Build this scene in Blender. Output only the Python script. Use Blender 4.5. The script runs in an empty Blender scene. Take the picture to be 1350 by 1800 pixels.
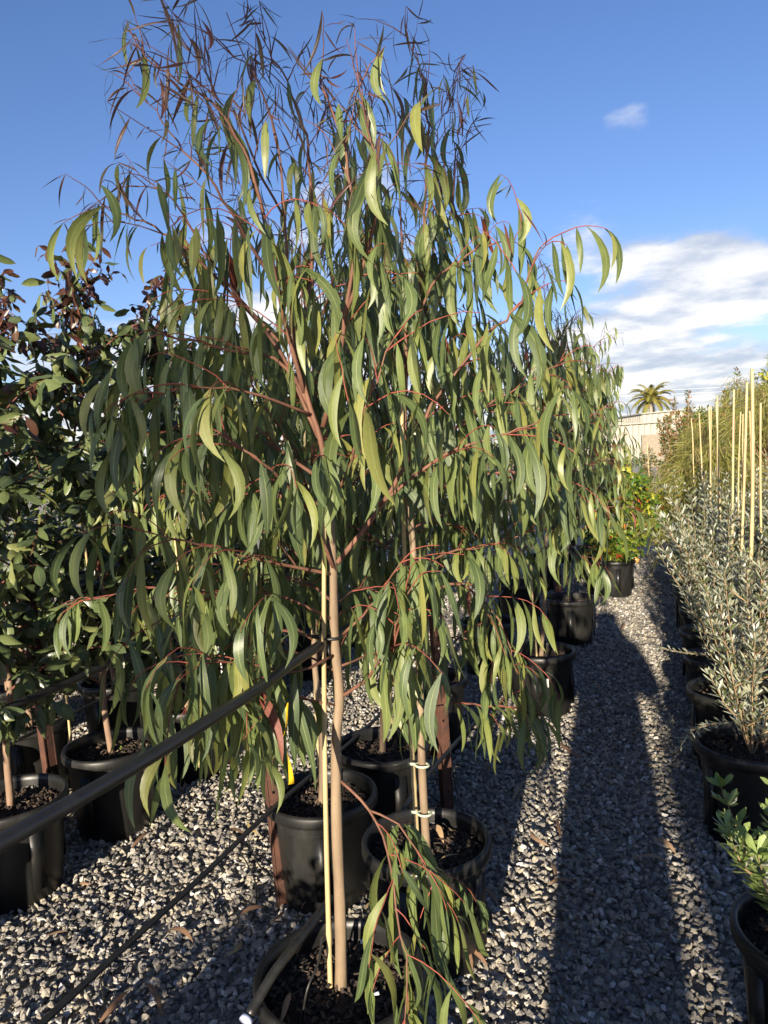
import bpy, bmesh, math, random
import numpy as np
from mathutils import Vector, Matrix

R = math.radians
rng = np.random.default_rng(7)
random.seed(7)
scn = bpy.context.scene
COL = scn.collection

# ------------------------------------------------------------------ camera
CAM_H = 1.6
F_PX = 1300.0                       # focal length in pixels of the 1350 x 1800 photograph
YAW, PITCH, ROLL = R(20), R(-4.4), R(3.0)
_f = np.array([-math.sin(YAW)*math.cos(PITCH), math.cos(YAW)*math.cos(PITCH), math.sin(PITCH)])
_r = np.array([math.cos(YAW), math.sin(YAW), 0.0])
_u = np.cross(_r, _f)
_r, _u = math.cos(ROLL)*_r-math.sin(ROLL)*_u, math.sin(ROLL)*_r+math.cos(ROLL)*_u
CAM = np.array([0, 0, CAM_H])
cam = bpy.data.cameras.new('camera')
cam.sensor_fit = 'VERTICAL'
cam.sensor_height = 36.0
cam.lens = 36.0*F_PX/1800.0
cam.clip_start = 0.02
cam.clip_end = 2000
camo = bpy.data.objects.new('camera', cam)
COL.objects.link(camo)
camo.matrix_world = Matrix(((_r[0], _u[0], -_f[0], 0), (_r[1], _u[1], -_f[1], 0), (_r[2], _u[2], -_f[2], CAM_H), (0, 0, 0, 1)))
scn.camera = camo

def ray(px, py):
    return _f+_r*(px-675)/F_PX+_u*(900-py)/F_PX
def at_z(px, py, z=0.0):
    d = ray(px, py); return CAM+d*((z-CAM_H)/d[2])
FH = np.array([-math.sin(YAW), math.cos(YAW), 0.0])
def at_d(px, py, D):                # point of the pixel's ray at the horizontal distance D ahead
    d = ray(px, py); return CAM+d*(D/(d@FH))
def at_x(px, py, x):
    d = ray(px, py); return CAM+d*(x/d[0])

# ------------------------------------------------------------------ world, sun, exposure
SUN_EL, SUN_AZ = R(12.8), R(180-3.5)      # azimuth from +Y towards +X (the sun stands behind the camera)
sun_dir = np.array([math.sin(SUN_AZ)*math.cos(SUN_EL), math.cos(SUN_AZ)*math.cos(SUN_EL), math.sin(SUN_EL)])
world = bpy.data.worlds.new('World'); scn.world = world
world.use_nodes = True
nt = world.node_tree; nt.nodes.clear()
def N(tree, typ, **kw):
    n = tree.nodes.new(typ)
    for k, v in kw.items():
        if k.startswith('i_'):
            n.inputs[int(k[2:])].default_value = v
        else:
            setattr(n, k, v)
    return n
def L(tree, a, b): tree.links.new(a, b)
def M(tree, op, a, b=None, c=None, clamp=False):
    n = tree.nodes.new('ShaderNodeMath'); n.operation = op; n.use_clamp = clamp
    for i, v in enumerate((a, b, c)):
        if v is None: continue
        if isinstance(v, (int, float)): n.inputs[i].default_value = v
        else: tree.links.new(v, n.inputs[i])
    return n.outputs[0]
def smooth(tree, v, a, b, lo=0.0, hi=1.0):
    n = tree.nodes.new('ShaderNodeMapRange'); n.interpolation_type = 'SMOOTHSTEP'
    tree.links.new(v, n.inputs[0])
    n.inputs[1].default_value = a; n.inputs[2].default_value = b
    n.inputs[3].default_value = lo; n.inputs[4].default_value = hi
    return n.outputs[0]
sky = N(nt, 'ShaderNodeTexSky', sky_type='NISHITA', sun_disc=False)
sky.sun_elevation = SUN_EL; sky.sun_rotation = SUN_AZ
sky.air_density = 1.0; sky.dust_density = 0.35; sky.ozone_density = 2.2
tc = N(nt, 'ShaderNodeTexCoord')
sep = N(nt, 'ShaderNodeSeparateXYZ'); L(nt, tc.outputs['Generated'], sep.inputs[0])
zc = M(nt, 'ADD', M(nt, 'MAXIMUM', sep.outputs[2], 0.0), 0.16)
uu = M(nt, 'DIVIDE', sep.outputs[0], zc); vv = M(nt, 'DIVIDE', sep.outputs[1], zc)
def cloud_noise(du, dv, scale, detail, seed):
    cmb = N(nt, 'ShaderNodeCombineXYZ')
    L(nt, M(nt, 'ADD', uu, du), cmb.inputs[0]); L(nt, M(nt, 'ADD', vv, dv), cmb.inputs[1]); cmb.inputs[2].default_value = seed
    n = N(nt, 'ShaderNodeTexNoise'); n.inputs['Scale'].default_value = scale
    n.inputs['Detail'].default_value = detail; n.inputs['Roughness'].default_value = 0.56
    L(nt, cmb.outputs[0], n.inputs['Vector']); return n.outputs[0]
n1 = cloud_noise(0, 0, 1.5, 10, 33.1)
n2 = cloud_noise(0.06, 0.14, 1.5, 6, 33.1)
# more cloud towards the horizon, and the banks seen over the yard
cover = smooth(nt, sep.outputs[2], 0.03, 0.23, 0.17, -0.085)
boost = cover
for px, py, rad, amt in ((600, 215, 8, .17), (1010, 415, 6.5, .14), (1180, 560, 9, .04), (850, 300, 4, .08), (1290, 465, 4.5, .14), (1100, 500, 8, .13), (1230, 640, 11, .2), (620, 660, 16, .16), (300, 640, 14, .12), (1100, 222, 2.5, .09)):
    d = ray(px, py); d = d/np.linalg.norm(d)
    vm = N(nt, 'ShaderNodeVectorMath', operation='DOT_PRODUCT'); L(nt, tc.outputs['Generated'], vm.inputs[0]); vm.inputs[1].default_value = d
    boost = M(nt, 'ADD', boost, smooth(nt, vm.outputs['Value'], math.cos(R(rad)), 1.0, 0.0, amt))
dens = smooth(nt, M(nt, 'ADD', n1, boost), 0.565, 0.74)
lit = smooth(nt, M(nt, 'SUBTRACT', n1, n2), -0.10, 0.11)
lit = M(nt, 'MULTIPLY', lit, smooth(nt, n1, 0.85, 0.5, 0.55, 1.0))
ccol = N(nt, 'ShaderNodeMix', data_type='RGBA'); L(nt, lit, ccol.inputs[0])
ccol.inputs[6].default_value = (3.9, 4.35, 5.2, 1); ccol.inputs[7].default_value = (8.2, 7.9, 7.5, 1)
skm = N(nt, 'ShaderNodeMix', data_type='RGBA'); L(nt, M(nt, 'MULTIPLY', dens, 0.88), skm.inputs[0])
gam = N(nt, 'ShaderNodeHueSaturation'); gam.inputs['Saturation'].default_value = 1.12; gam.inputs['Value'].default_value = 1.13
L(nt, sky.outputs[0], gam.inputs['Color'])
wb = N(nt, 'ShaderNodeMix', data_type='RGBA', blend_type='MULTIPLY'); wb.inputs[0].default_value = 1.0; L(nt, gam.outputs[0], wb.inputs[6]); wb.inputs[7].default_value = (.97, .90, 1.13, 1)
L(nt, wb.outputs[2], skm.inputs[6]); L(nt, ccol.outputs[2], skm.inputs[7])
bg = N(nt, 'ShaderNodeBackground'); bg.inputs[1].default_value = 0.062
L(nt, skm.outputs[2], bg.inputs[0])
wo = N(nt, 'ShaderNodeOutputWorld'); L(nt, bg.outputs[0], wo.inputs[0])

sl = bpy.data.lights.new('sun', 'SUN'); sl.energy = 5.0; sl.angle = R(0.55); sl.color = (1.0, 0.875, 0.69)
so = bpy.data.objects.new('sun', sl); COL.objects.link(so)
so.rotation_euler = Vector(sun_dir).to_track_quat('Z', 'Y').to_euler()
scn.view_settings.view_transform = 'Standard'; scn.view_settings.look = 'None'
scn.view_settings.exposure = 1.25; scn.view_settings.gamma = 1.0; scn.view_settings.use_curve_mapping = False

# ------------------------------------------------------------------ materials
MATS = {}
def mat(name):
    m = bpy.data.materials.new(name); m.use_nodes = True
    MATS[name] = m
    t = m.node_tree; b = t.nodes['Principled BSDF']
    return m, t, b
def ramp(t, fac, stops, interp='LINEAR'):
    r = t.nodes.new('ShaderNodeValToRGB'); r.color_ramp.interpolation = interp
    els = r.color_ramp.elements
    while len(els) < len(stops): els.new(0.5)
    for e, (p, c) in zip(els, stops): e.position = p; e.color = (*c, 1)
    if fac is not None: t.links.new(fac, r.inputs[0])
    return r.outputs[0]
def noise(t, scale, detail=4, rough=.55, coord='Object', stretch=None):
    tcn = t.nodes.new('ShaderNodeTexCoord'); n = t.nodes.new('ShaderNodeTexNoise')
    n.inputs['Scale'].default_value = scale; n.inputs['Detail'].default_value = detail; n.inputs['Roughness'].default_value = rough
    src = tcn.outputs[coord]
    if stretch:
        mp = t.nodes.new('ShaderNodeMapping'); mp.inputs['Scale'].default_value = stretch
        t.links.new(src, mp.inputs[0]); src = mp.outputs[0]
    t.links.new(src, n.inputs['Vector']); return n.outputs[0]
def bump(t, b, h, strength=.3, dist=.01):
    n = t.nodes.new('ShaderNodeBump'); n.inputs['Strength'].default_value = strength; n.inputs['Distance'].default_value = dist
    t.links.new(h, n.inputs['Height']); t.links.new(n.outputs[0], b.inputs['Normal'])
def rnd_value(t):
    oi = t.nodes.new('ShaderNodeObjectInfo'); at = t.nodes.new('ShaderNodeAttribute'); at.attribute_name = 'rnd'
    return M(t, 'FRACT', M(t, 'ADD', oi.outputs['Random'], at.outputs['Fac']))
def leaf_mat(name, stops, under=None, rough=.42, trans=.28, midrib=(.27, .31, .11), mr_w=.026, spec=.45):
    m, t, b = mat(name)
    rv = rnd_value(t)
    c = ramp(t, rv, stops)
    uv = t.nodes.new('ShaderNodeUVMap'); sp = t.nodes.new('ShaderNodeSeparateXYZ'); t.links.new(uv.outputs[0], sp.inputs[0])
    off = M(t, 'ABSOLUTE', M(t, 'SUBTRACT', sp.outputs[0], .5))
    n = noise(t, 38, 3)
    mv = t.nodes.new('ShaderNodeMix'); mv.data_type = 'RGBA'; mv.blend_type = 'MULTIPLY'; mv.inputs[0].default_value = .55
    t.links.new(c, mv.inputs[6]); t.links.new(ramp(t, n, [(.3, (.62, .62, .6)), (.7, (1.15, 1.15, 1.1))]), mv.inputs[7])
    c = mv.outputs[2]
    if under is not None:
        g = t.nodes.new('ShaderNodeNewGeometry'); mu = t.nodes.new('ShaderNodeMix'); mu.data_type = 'RGBA'
        t.links.new(g.outputs['Backfacing'], mu.inputs[0]); t.links.new(c, mu.inputs[6]); mu.inputs[7].default_value = (*under, 1); c = mu.outputs[2]
    if midrib is not None:
        mm = t.nodes.new('ShaderNodeMix'); mm.data_type = 'RGBA'
        t.links.new(smooth(t, off, mr_w, mr_w*2.2, .6, 0), mm.inputs[0]); t.links.new(c, mm.inputs[6]); mm.inputs[7].default_value = (*midrib, 1); c = mm.outputs[2]
    t.links.new(c, b.inputs['Base Color']); b.inputs['Roughness'].default_value = rough; b.inputs['Specular IOR Level'].default_value = spec
    tr = t.nodes.new('ShaderNodeBsdfTranslucent')
    hs = t.nodes.new('ShaderNodeHueSaturation'); hs.inputs['Saturation'].default_value = 1.0; hs.inputs['Value'].default_value = 1.3
    t.links.new(c, hs.inputs['Color']); t.links.new(hs.outputs[0], tr.inputs[0])
    mx = t.nodes.new('ShaderNodeMixShader'); mx.inputs[0].default_value = trans
    t.links.new(b.outputs[0], mx.inputs[1]); t.links.new(tr.outputs[0], mx.inputs[2])
    t.links.new(mx.outputs[0], t.nodes['Material Output'].inputs[0])
    bump(t, b, n, .25, .004)
    return m
leaf_mat('gum_leaf', [(0, (.074, .108, .048)), (.3, (.102, .142, .052)), (.6, (.140, .180, .058)), (.85, (.186, .214, .062)), (1, (.245, .242, .066))])
leaf_mat('gum_leaf_red', [(0, (.16, .035, .025)), (.5, (.20, .07, .035)), (1, (.13, .06, .04))], midrib=(.3, .1, .05))
leaf_mat('gum_new_growth', [(0, (.085, .085, .035)), (.4, (.10, .065, .04)), (1, (.11, .04, .035))], midrib=None)
leaf_mat('bloodwood_leaf', [(0, (.055, .08, .036)), (.4, (.084, .115, .046)), (.8, (.125, .155, .056)), (1, (.18, .195, .07))], rough=.34, trans=.15, midrib=(.15, .17, .08), mr_w=.018, spec=.5)
leaf_mat('bloodwood_new_leaf', [(0, (.05, .018, .016)), (.5, (.075, .03, .022)), (1, (.09, .06, .03))], rough=.33, trans=.2, midrib=(.16, .07, .05), mr_w=.018)
leaf_mat('banksia_leaf', [(0, (.05, .064, .028)), (.6, (.09, .11, .042)), (1, (.18, .20, .055))], under=(.28, .295, .21), rough=.28, trans=.12, midrib=(.25, .27, .15), mr_w=.05)
leaf_mat('banksia_silver', [(0, (.26, .28, .22)), (.6, (.36, .37, .29)), (1, (.16, .19, .10))], under=(.48, .49, .42), rough=.5, trans=.12, midrib=(.4, .4, .3), mr_w=.05)
leaf_mat('corner_leaf', [(0, (.10, .16, .035)), (.6, (.17, .25, .05)), (1, (.34, .38, .16))], under=(.22, .29, .09), rough=.3, trans=.25, midrib=(.3, .36, .14), mr_w=.03)
leaf_mat('shrub_yellow_leaf', [(0, (.13, .18, .025)), (.5, (.22, .26, .03)), (1, (.42, .40, .045))], rough=.4, trans=.3, midrib=None)
leaf_mat('shrub_green_leaf', [(0, (.04, .09, .02)), (.5, (.08, .16, .025)), (1, (.16, .22, .03))], rough=.35, trans=.3, midrib=None)
leaf_mat('shrub_red_leaf', [(0, (.35, .05, .02)), (.6, (.45, .12, .03)), (1, (.5, .3, .05))], rough=.4, trans=.3, midrib=None)
leaf_mat('sheoak_needle', [(0, (.14, .155, .035)), (.6, (.22, .22, .05)), (1, (.32, .29, .07))], rough=.5, trans=.3, midrib=None)
leaf_mat('bronze_leaf', [(0, (.10, .10, .03)), (.5, (.18, .11, .035)), (1, (.28, .13, .04))], rough=.45, trans=.25, midrib=None)
leaf_mat('far_tree_leaf', [(0, (.05, .08, .025)), (.6, (.09, .12, .035)), (1, (.16, .17, .05))], rough=.5, trans=.25, midrib=None)
leaf_mat('palm_leaflet', [(0, (.15, .17, .04)), (.6, (.24, .23, .05)), (1, (.36, .24, .06))], rough=.4, trans=.25, midrib=None)
leaf_mat('dry_leaf', [(0, (.22, .12, .07)), (.4, (.30, .19, .12)), (.75, (.38, .25, .15)), (1, (.42, .32, .14))], rough=.6, trans=.12, midrib=(.36, .26, .16), mr_w=.03)

def wood_mat(name, stops, scale=20, stretch=(1, 1, .2), rough=.7, bstr=.4, spec=.3):
    m, t, b = mat(name)
    n = noise(t, scale, 6, .6, stretch=stretch)
    t.links.new(ramp(t, n, stops), b.inputs['Base Color']); b.inputs['Roughness'].default_value = rough; b.inputs['Specular IOR Level'].default_value = spec
    bump(t, b, n, bstr, .006)
    return m
wood_mat('gum_bark', [(.25, (.12, .085, .058)), (.5, (.215, .155, .10)), (.75, (.32, .25, .165))], 14, (1, 1, .35))
wood_mat('gum_branch', [(.3, (.11, .05, .036)), (.7, (.21, .105, .065))], 30)
wood_mat('gum_twig', [(.3, (.20, .045, .035)), (.7, (.30, .085, .055))], 40)
wood_mat('gum_twig_thin', [(.3, (.12, .05, .04)), (.7, (.20, .085, .06))], 40)
wood_mat('bloodwood_bark', [(.25, (.14, .09, .065)), (.5, (.23, .15, .10)), (.75, (.33, .23, .155))], 18, (1, 1, .4))
wood_mat('bloodwood_twig', [(.3, (.10, .035, .025)), (.7, (.20, .08, .05))], 30)
wood_mat('shrub_stem', [(.3, (.18, .12, .07)), (.7, (.32, .23, .13))], 30)
wood_mat('bamboo', [(.2, (.30, .225, .105)), (.5, (.43, .335, .17)), (.8, (.52, .43, .25))], 25, (1, 1, .06), .45, .15, .4)
wood_mat('palm_trunk', [(.3, (.20, .16, .12)), (.7, (.36, .30, .24))], 3, (1, 1, 4))
m, t, b = mat('rusty_steel')
n = noise(t, 16, 8, .65); n2_ = noise(t, 120, 3)
t.links.new(ramp(t, n, [(.3, (.03, .015, .011)), (.52, (.075, .03, .018)), (.72, (.12, .05, .027)), (.88, (.2, .12, .075))]), b.inputs['Base Color'])
b.inputs['Roughness'].default_value = .75; bump(t, b, n2_, .4, .003)
m, t, b = mat('black_plastic')
n = noise(t, 9, 7, .65, stretch=(1, 1, .35)); n2_ = noise(t, 190, 2)
t.links.new(ramp(t, n, [(.3, (.008, .008, .0085)), (.55, (.012, .0118, .011)), (.75, (.024, .0235, .022)), (.9, (.055, .053, .048))]), b.inputs['Base Color'])
t.links.new(ramp(t, n, [(.3, (.30,)*3), (.7, (.5,)*3)]), b.inputs['Roughness']); b.inputs['Specular IOR Level'].default_value = .4; bump(t, b, n2_, .08, .002)
m, t, b = mat('black_pipe')
n = noise(t, 25, 6, .65)
t.links.new(ramp(t, n, [(.35, (.012, .012, .012)), (.65, (.022, .0215, .02)), (.85, (.06, .056, .048))]), b.inputs['Base Color'])
t.links.new(ramp(t, n, [(.3, (.28,)*3), (.7, (.5,)*3)]), b.inputs['Roughness']); b.inputs['Specular IOR Level'].default_value = .5
m, t, b = mat('potting_mix')
n = noise(t, 90, 6, .7)
t.links.new(ramp(t, n, [(.3, (.018, .012, .009)), (.55, (.045, .03, .021)), (.8, (.10, .065, .042))]), b.inputs['Base Color']); b.inputs['Roughness'].default_value = .9; bump(t, b, n, 1., .02)
m, t, b = mat('bark_chip')
t.links.new(ramp(t, rnd_value(t), [(0, (.014, .01, .008)), (.55, (.032, .022, .015)), (.88, (.07, .045, .03)), (1, (.16, .11, .07))]), b.inputs['Base Color']); b.inputs['Roughness'].default_value = .85
m, t, b = mat('gravel_stone')
oi = t.nodes.new('ShaderNodeAttribute'); oi.attribute_type = 'INSTANCER'; oi.attribute_name = 'rnd'
n = noise(t, 1.4, 6, .65)
mv = t.nodes.new('ShaderNodeMix'); mv.data_type = 'RGBA'; mv.blend_type = 'MULTIPLY'; mv.inputs[0].default_value = .85
t.links.new(ramp(t, oi.outputs['Fac'], [(0, (.16, .152, .145)), (.35, (.26, .242, .215)), (.6, (.36, .325, .272)), (.82, (.44, .39, .30)), (.93, (.52, .50, .465)), (1, (.70, .67, .63))]), mv.inputs[6])
t.links.new(ramp(t, n, [(.25, (.6,)*3), (.75, (1.2,)*3)]), mv.inputs[7])
t.links.new(mv.outputs[2], b.inputs['Base Color']); b.inputs['Roughness'].default_value = .75; b.inputs['Specular IOR Level'].default_value = .35; bump(t, b, n, .5, .05)
m, t, b = mat('gravel_ground')
tcn = t.nodes.new('ShaderNodeTexCoord')
vo = t.nodes.new('ShaderNodeTexVoronoi'); vo.inputs['Scale'].default_value = 38; t.links.new(tcn.outputs['Object'], vo.inputs['Vector'])
sp = t.nodes.new('ShaderNodeSeparateColor'); t.links.new(vo.outputs['Color'], sp.inputs[0])
n = noise(t, 2.2, 5)
mv = t.nodes.new('ShaderNodeMix'); mv.data_type = 'RGBA'; mv.blend_type = 'MULTIPLY'; mv.inputs[0].default_value = .6
t.links.new(ramp(t, sp.outputs[0], [(0, (.22, .202, .172)), (.5, (.36, .325, .265)), (.85, (.48, .42, .33)), (1, (.62, .58, .51))]), mv.inputs[6])
t.links.new(ramp(t, n, [(.3, (.75,)*3), (.7, (1.15,)*3)]), mv.inputs[7])
t.links.new(mv.outputs[2], b.inputs['Base Color']); b.inputs['Roughness'].default_value = .85
bump(t, b, M(t, 'MULTIPLY', vo.outputs['Distance'], -1.0), 1.0, .02)
def plain(name, col, rough=.5, spec=.4, bscale=None):
    m, t, b = mat(name); n = noise(t, bscale or 12, 5)
    mv = t.nodes.new('ShaderNodeMix'); mv.data_type = 'RGBA'; mv.blend_type = 'MULTIPLY'; mv.inputs[0].default_value = .5
    mv.inputs[6].default_value = (*col, 1); t.links.new(ramp(t, n, [(.3, (.75,)*3), (.7, (1.1,)*3)]), mv.inputs[7])
    t.links.new(mv.outputs[2], b.inputs['Base Color']); b.inputs['Roughness'].default_value = rough; b.inputs['Specular IOR Level'].default_value = spec
plain('white_tag', (.72, .72, .68), .5)
plain('tag_print', (.08, .08, .08), .6)
plain('yellow_tape', (.65, .42, .02), .4)
plain('green_tape', (.45, .50, .36), .4)
plain('blue_cap', (.50, .56, .72), .35)
plain('white_steel', (.36, .345, .295), .5, .3, .6)
plain('grey_roof', (.32, .32, .30), .5, .4, .6)
plain('dark_trim', (.05, .05, .055), .5)
plain('cream_block', (.24, .205, .155), .8, .3, 3)
plain('wire', (.7, .7, .72), .4)
plain('jacket_cloth', (.05, .06, .09), .9, .2, 30)
plain('brick_brown', (.22, .15, .10), .85)
plain('skin', (.45, .27, .19), .5)

# ------------------------------------------------------------------ helpers
def make_mesh(name, verts, faces, mats, mi=None, uv=None, rnd=None, smooth_=True):
    me = bpy.data.meshes.new(name)
    me.from_pydata([tuple(v) for v in verts], [], [tuple(f) for f in faces]) if not isinstance(faces, np.ndarray) else np_mesh(me, verts, faces)
    for mm in (mats if isinstance(mats, (list, tuple)) else [mats]): me.materials.append(MATS[mm])
    if mi is not None: me.polygons.foreach_set('material_index', np.asarray(mi, np.int32))
    if uv is not None:
        l = me.uv_layers.new(name='UVMap'); l.data.foreach_set('uv', np.asarray(uv, np.float32).ravel())
    if rnd is not None:
        a = me.attributes.new('rnd', 'FLOAT', 'FACE'); a.data.foreach_set('value', np.asarray(rnd, np.float32))
    if smooth_: me.polygons.foreach_set('use_smooth', np.ones(len(me.polygons), bool))
    me.update(); return me
def np_mesh(me, V, Fq):
    V = np.asarray(V, np.float32); Fq = np.asarray(Fq, np.int32); k = Fq.shape[1]
    me.vertices.add(len(V)); me.vertices.foreach_set('co', V.ravel())
    me.loops.add(Fq.size); me.loops.foreach_set('vertex_index', Fq.ravel())
    me.polygons.add(len(Fq)); me.polygons.foreach_set('loop_start', np.arange(0, Fq.size, k, dtype=np.int32))
    me.update(calc_edges=True)
def link(name, data, parent=None, loc=None, rot=None, scale=None):
    o = bpy.data.objects.new(name, data); COL.objects.link(o)
    if parent is not None: o.parent = parent
    if loc is not None: o.location = loc
    if rot is not None: o.rotation_euler = rot
    if scale is not None: o.scale = scale
    return o
def tag(o, label, cat, group=None):
    o['label'] = label; o['category'] = cat
    if group: o['group'] = group
    return o
def empty(name, loc, label, cat, group=None, rz=0):
    o = link(name, None, None, loc, (0, 0, rz)); o.empty_display_size = .1
    return tag(o, label, cat, group)
def copy_tree(o, parent=None):
    c = o.copy(); COL.objects.link(c); c.parent = parent
    for ch in list(o.children): copy_tree(ch, c)
    return c

class MB:                                       # collects shapes into one mesh
    def __init__(s): s.V = []; s.F = []; s.MI = []; s.R = []; s.n = 0
    def add(s, V, F, mi=0, r=0.0):
        V = np.asarray(V, float); s.V.append(V)
        s.F += [tuple(i+s.n for i in f) for f in F]; s.MI += [mi]*len(F); s.R += [r]*len(F); s.n += len(V)
    def tube(s, pts, rad, sides=6, mi=0, cap=True, r=0.0):
        P = np.asarray(pts, float); n = len(P)
        rad = np.full(n, rad, float) if np.isscalar(rad) else np.asarray(rad, float)
        T = np.gradient(P, axis=0); T /= np.linalg.norm(T, axis=1)[:, None]+1e-9
        ref = np.array([0, 0, 1.0]) if abs(T[0][2]) < .9 else np.array([1.0, 0, 0])
        a = np.cross(T[0], ref); a /= np.linalg.norm(a); ring = []
        ang = np.linspace(0, 2*math.pi, sides, endpoint=False)
        for i in range(n):
            a = a-T[i]*(a@T[i]); a /= np.linalg.norm(a)+1e-9; bb = np.cross(T[i], a)
            ring.append(P[i]+rad[i]*(np.cos(ang)[:, None]*a+np.sin(ang)[:, None]*bb))
        F = []
        for i in range(n-1):
            for k in range(sides):
                k2 = (k+1) % sides; F.append((i*sides+k, i*sides+k2, (i+1)*sides+k2, (i+1)*sides+k))
        if cap: F += [tuple(range(sides-1, -1, -1)), tuple((n-1)*sides+k for k in range(sides))]
        s.add(np.concatenate(ring), F, mi, r)
    def box(s, c, size, mi=0, rot=None, r=0.0):
        c = np.asarray(c, float); h = np.asarray(size, float)/2
        V = np.array([[x, y, z] for x in (-1, 1) for y in (-1, 1) for z in (-1, 1)])*h
        if rot is not None: V = V@np.asarray(rot, float).T
        s.add(V+c, [(0, 1, 3, 2), (4, 6, 7, 5), (0, 4, 5, 1), (2, 3, 7, 6), (0, 2, 6, 4), (1, 5, 7, 3)], mi, r)
    def lathe(s, prof, sides=40, mi=0, squish=None):
        prof = np.asarray(prof, float); n = len(prof); ang = np.linspace(0, 2*math.pi, sides, endpoint=False)
        V = np.concatenate([np.stack([p[0]*np.cos(ang), p[0]*np.sin(ang), np.full(sides, p[1])], 1) for p in prof])
        F = [(i*sides+k, i*sides+(k+1) % sides, (i+1)*sides+(k+1) % sides, (i+1)*sides+k) for i in range(n-1) for k in range(sides)]
        s.add(V, F, mi)
    def mesh(s, name, mats, smooth_=True):
        return make_mesh(name, np.concatenate(s.V), s.F, mats, s.MI, None, s.R, smooth_)
    def build(s, name, mats, parent=None, loc=None, smooth_=True):
        return link(name, s.mesh(name, mats, smooth_), parent, loc)
def spline(pts, n=24):                          # Catmull-Rom through the points
    P = np.asarray(pts, float)
    if len(P) == 2: return np.linspace(P[0], P[1], n)
    Q = np.vstack([2*P[0]-P[1], P, 2*P[-1]-P[-2]]); out = []
    ts = np.linspace(0, len(P)-1, n)
    for tt in ts:
        i = min(int(tt), len(P)-2); u = tt-i; a, b_, c, d = Q[i], Q[i+1], Q[i+2], Q[i+3]
        out.append(.5*((2*b_)+(-a+c)*u+(2*a-5*b_+4*c-d)*u*u+(-a+3*b_-3*c+d)*u**3))
    return np.array(out)
def arclen(P): return np.concatenate([[0], np.cumsum(np.linalg.norm(np.diff(P, axis=0), axis=1))])

# ------------------------------------------------------------------ leaves
class LeafShape:
    """one strip leaf of length 1 that leaves the twig along +Y and hangs towards -Z; V, F, UV are shared by all copies"""
    def __init__(s, width_fn, seg=8, out=.5, sickle=.1, fold=.15, twist=.3, wave=0.0, curl=0.0, k=.075):
        V, F, UV = [], [], []
        y = z = x = 0.0; ph = rng.uniform(0, 6)
        for i in range(seg+1):
            q = i/seg
            th = R(75)*out*(1-q)**3 - curl*q*q      # angle from straight down
            if i: y += math.sin(th)/seg; z -= math.cos(th)/seg
            xc = sickle*4*q*(1-q)*(.6+.4*q)
            w = width_fn(q); tw = twist*(q-.2)
            for sx in (-1, 0, 1):
                lx = sx*w; ly = -fold*abs(sx)*w+wave*w*math.sin(q*9+ph+sx)*abs(sx)
                V.append((xc+lx*math.cos(tw)-ly*math.sin(tw), y+k*(lx*math.sin(tw)+ly*math.cos(tw)), z))
        for i in range(seg):
            for h in (0, 1):
                a = i*3+h; F.append((a, a+1, a+4, a+3))
                UV += [(h/2, i/seg), ((h+1)/2, i/seg), ((h+1)/2, (i+1)/seg), (h/2, (i+1)/seg)]
        s.V = np.array(V); s.F = np.array(F); s.UV = np.array(UV); s.cache = {}
    def mesh(s, m):
        if m not in s.cache:
            s.cache[m] = make_mesh('leaf', s.V, s.F, m, None, s.UV, np.zeros(len(s.F)))
        return s.cache[m]
def w_gum(q):
    if q < .07: return .05
    t_ = (q-.07)/.93; return max(.02, 1.0*(t_**.55)*((1-t_)**.85)*1.85)
def w_ovate(q):
    if q < .14: return .035
    t_ = (q-.14)/.86; return max(.01, (t_**.5)*((1-t_)**.75)*1.85)
def w_oblong(q):
    if q < .1: return .08
    t_ = (q-.1)/.9; return max(.12, (t_**.6)*((1-t_)**.28)*1.35)
def w_spindle(q): return max(.1, math.sin(math.pi*min(1, q+.04)))
# widths are in units of the leaf's half width: x is scaled by it, so shapes use sickle in those units too
GUM = [LeafShape(w_gum, 8, rng.uniform(.35, 1.1), rng.uniform(-2.6, 2.6), rng.uniform(.05, .35), rng.uniform(-1.1, 1.1), 0, rng.uniform(-.25, .35)) for _ in range(14)]
OVATE = [LeafShape(w_ovate, 6, rng.uniform(.2, .9), rng.uniform(-.35, .35), rng.uniform(.1, .45), rng.uniform(-.7, .7), .22, rng.uniform(-.2, .6), k=.23) for _ in range(10)]
OBLONG = [LeafShape(w_oblong, 4, rng.uniform(.0, .5), rng.uniform(-.3, .3), rng.uniform(.1, .4), rng.uniform(-.4, .4), 0, rng.uniform(-.3, .5), k=.1) for _ in range(6)]
SPINDLE = [LeafShape(w_spindle, 4, rng.uniform(.2, .8), rng.uniform(-2, 2), .2, rng.uniform(-.5, .5), 0, rng.uniform(-.5, .8), k=.2) for _ in range(6)]
NEEDLE = [LeafShape(w_spindle, 3, rng.uniform(.2, .8), rng.uniform(-6, 6), .1, 0, 0, rng.uniform(-.4, .6), k=.02) for _ in range(6)]
DIAMOND = [LeafShape(w_spindle, 2, rng.uniform(.1, .6), 0, .25, rng.uniform(-.3, .3), 0, rng.uniform(-.3, .6), k=.24) for _ in range(4)]

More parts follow.
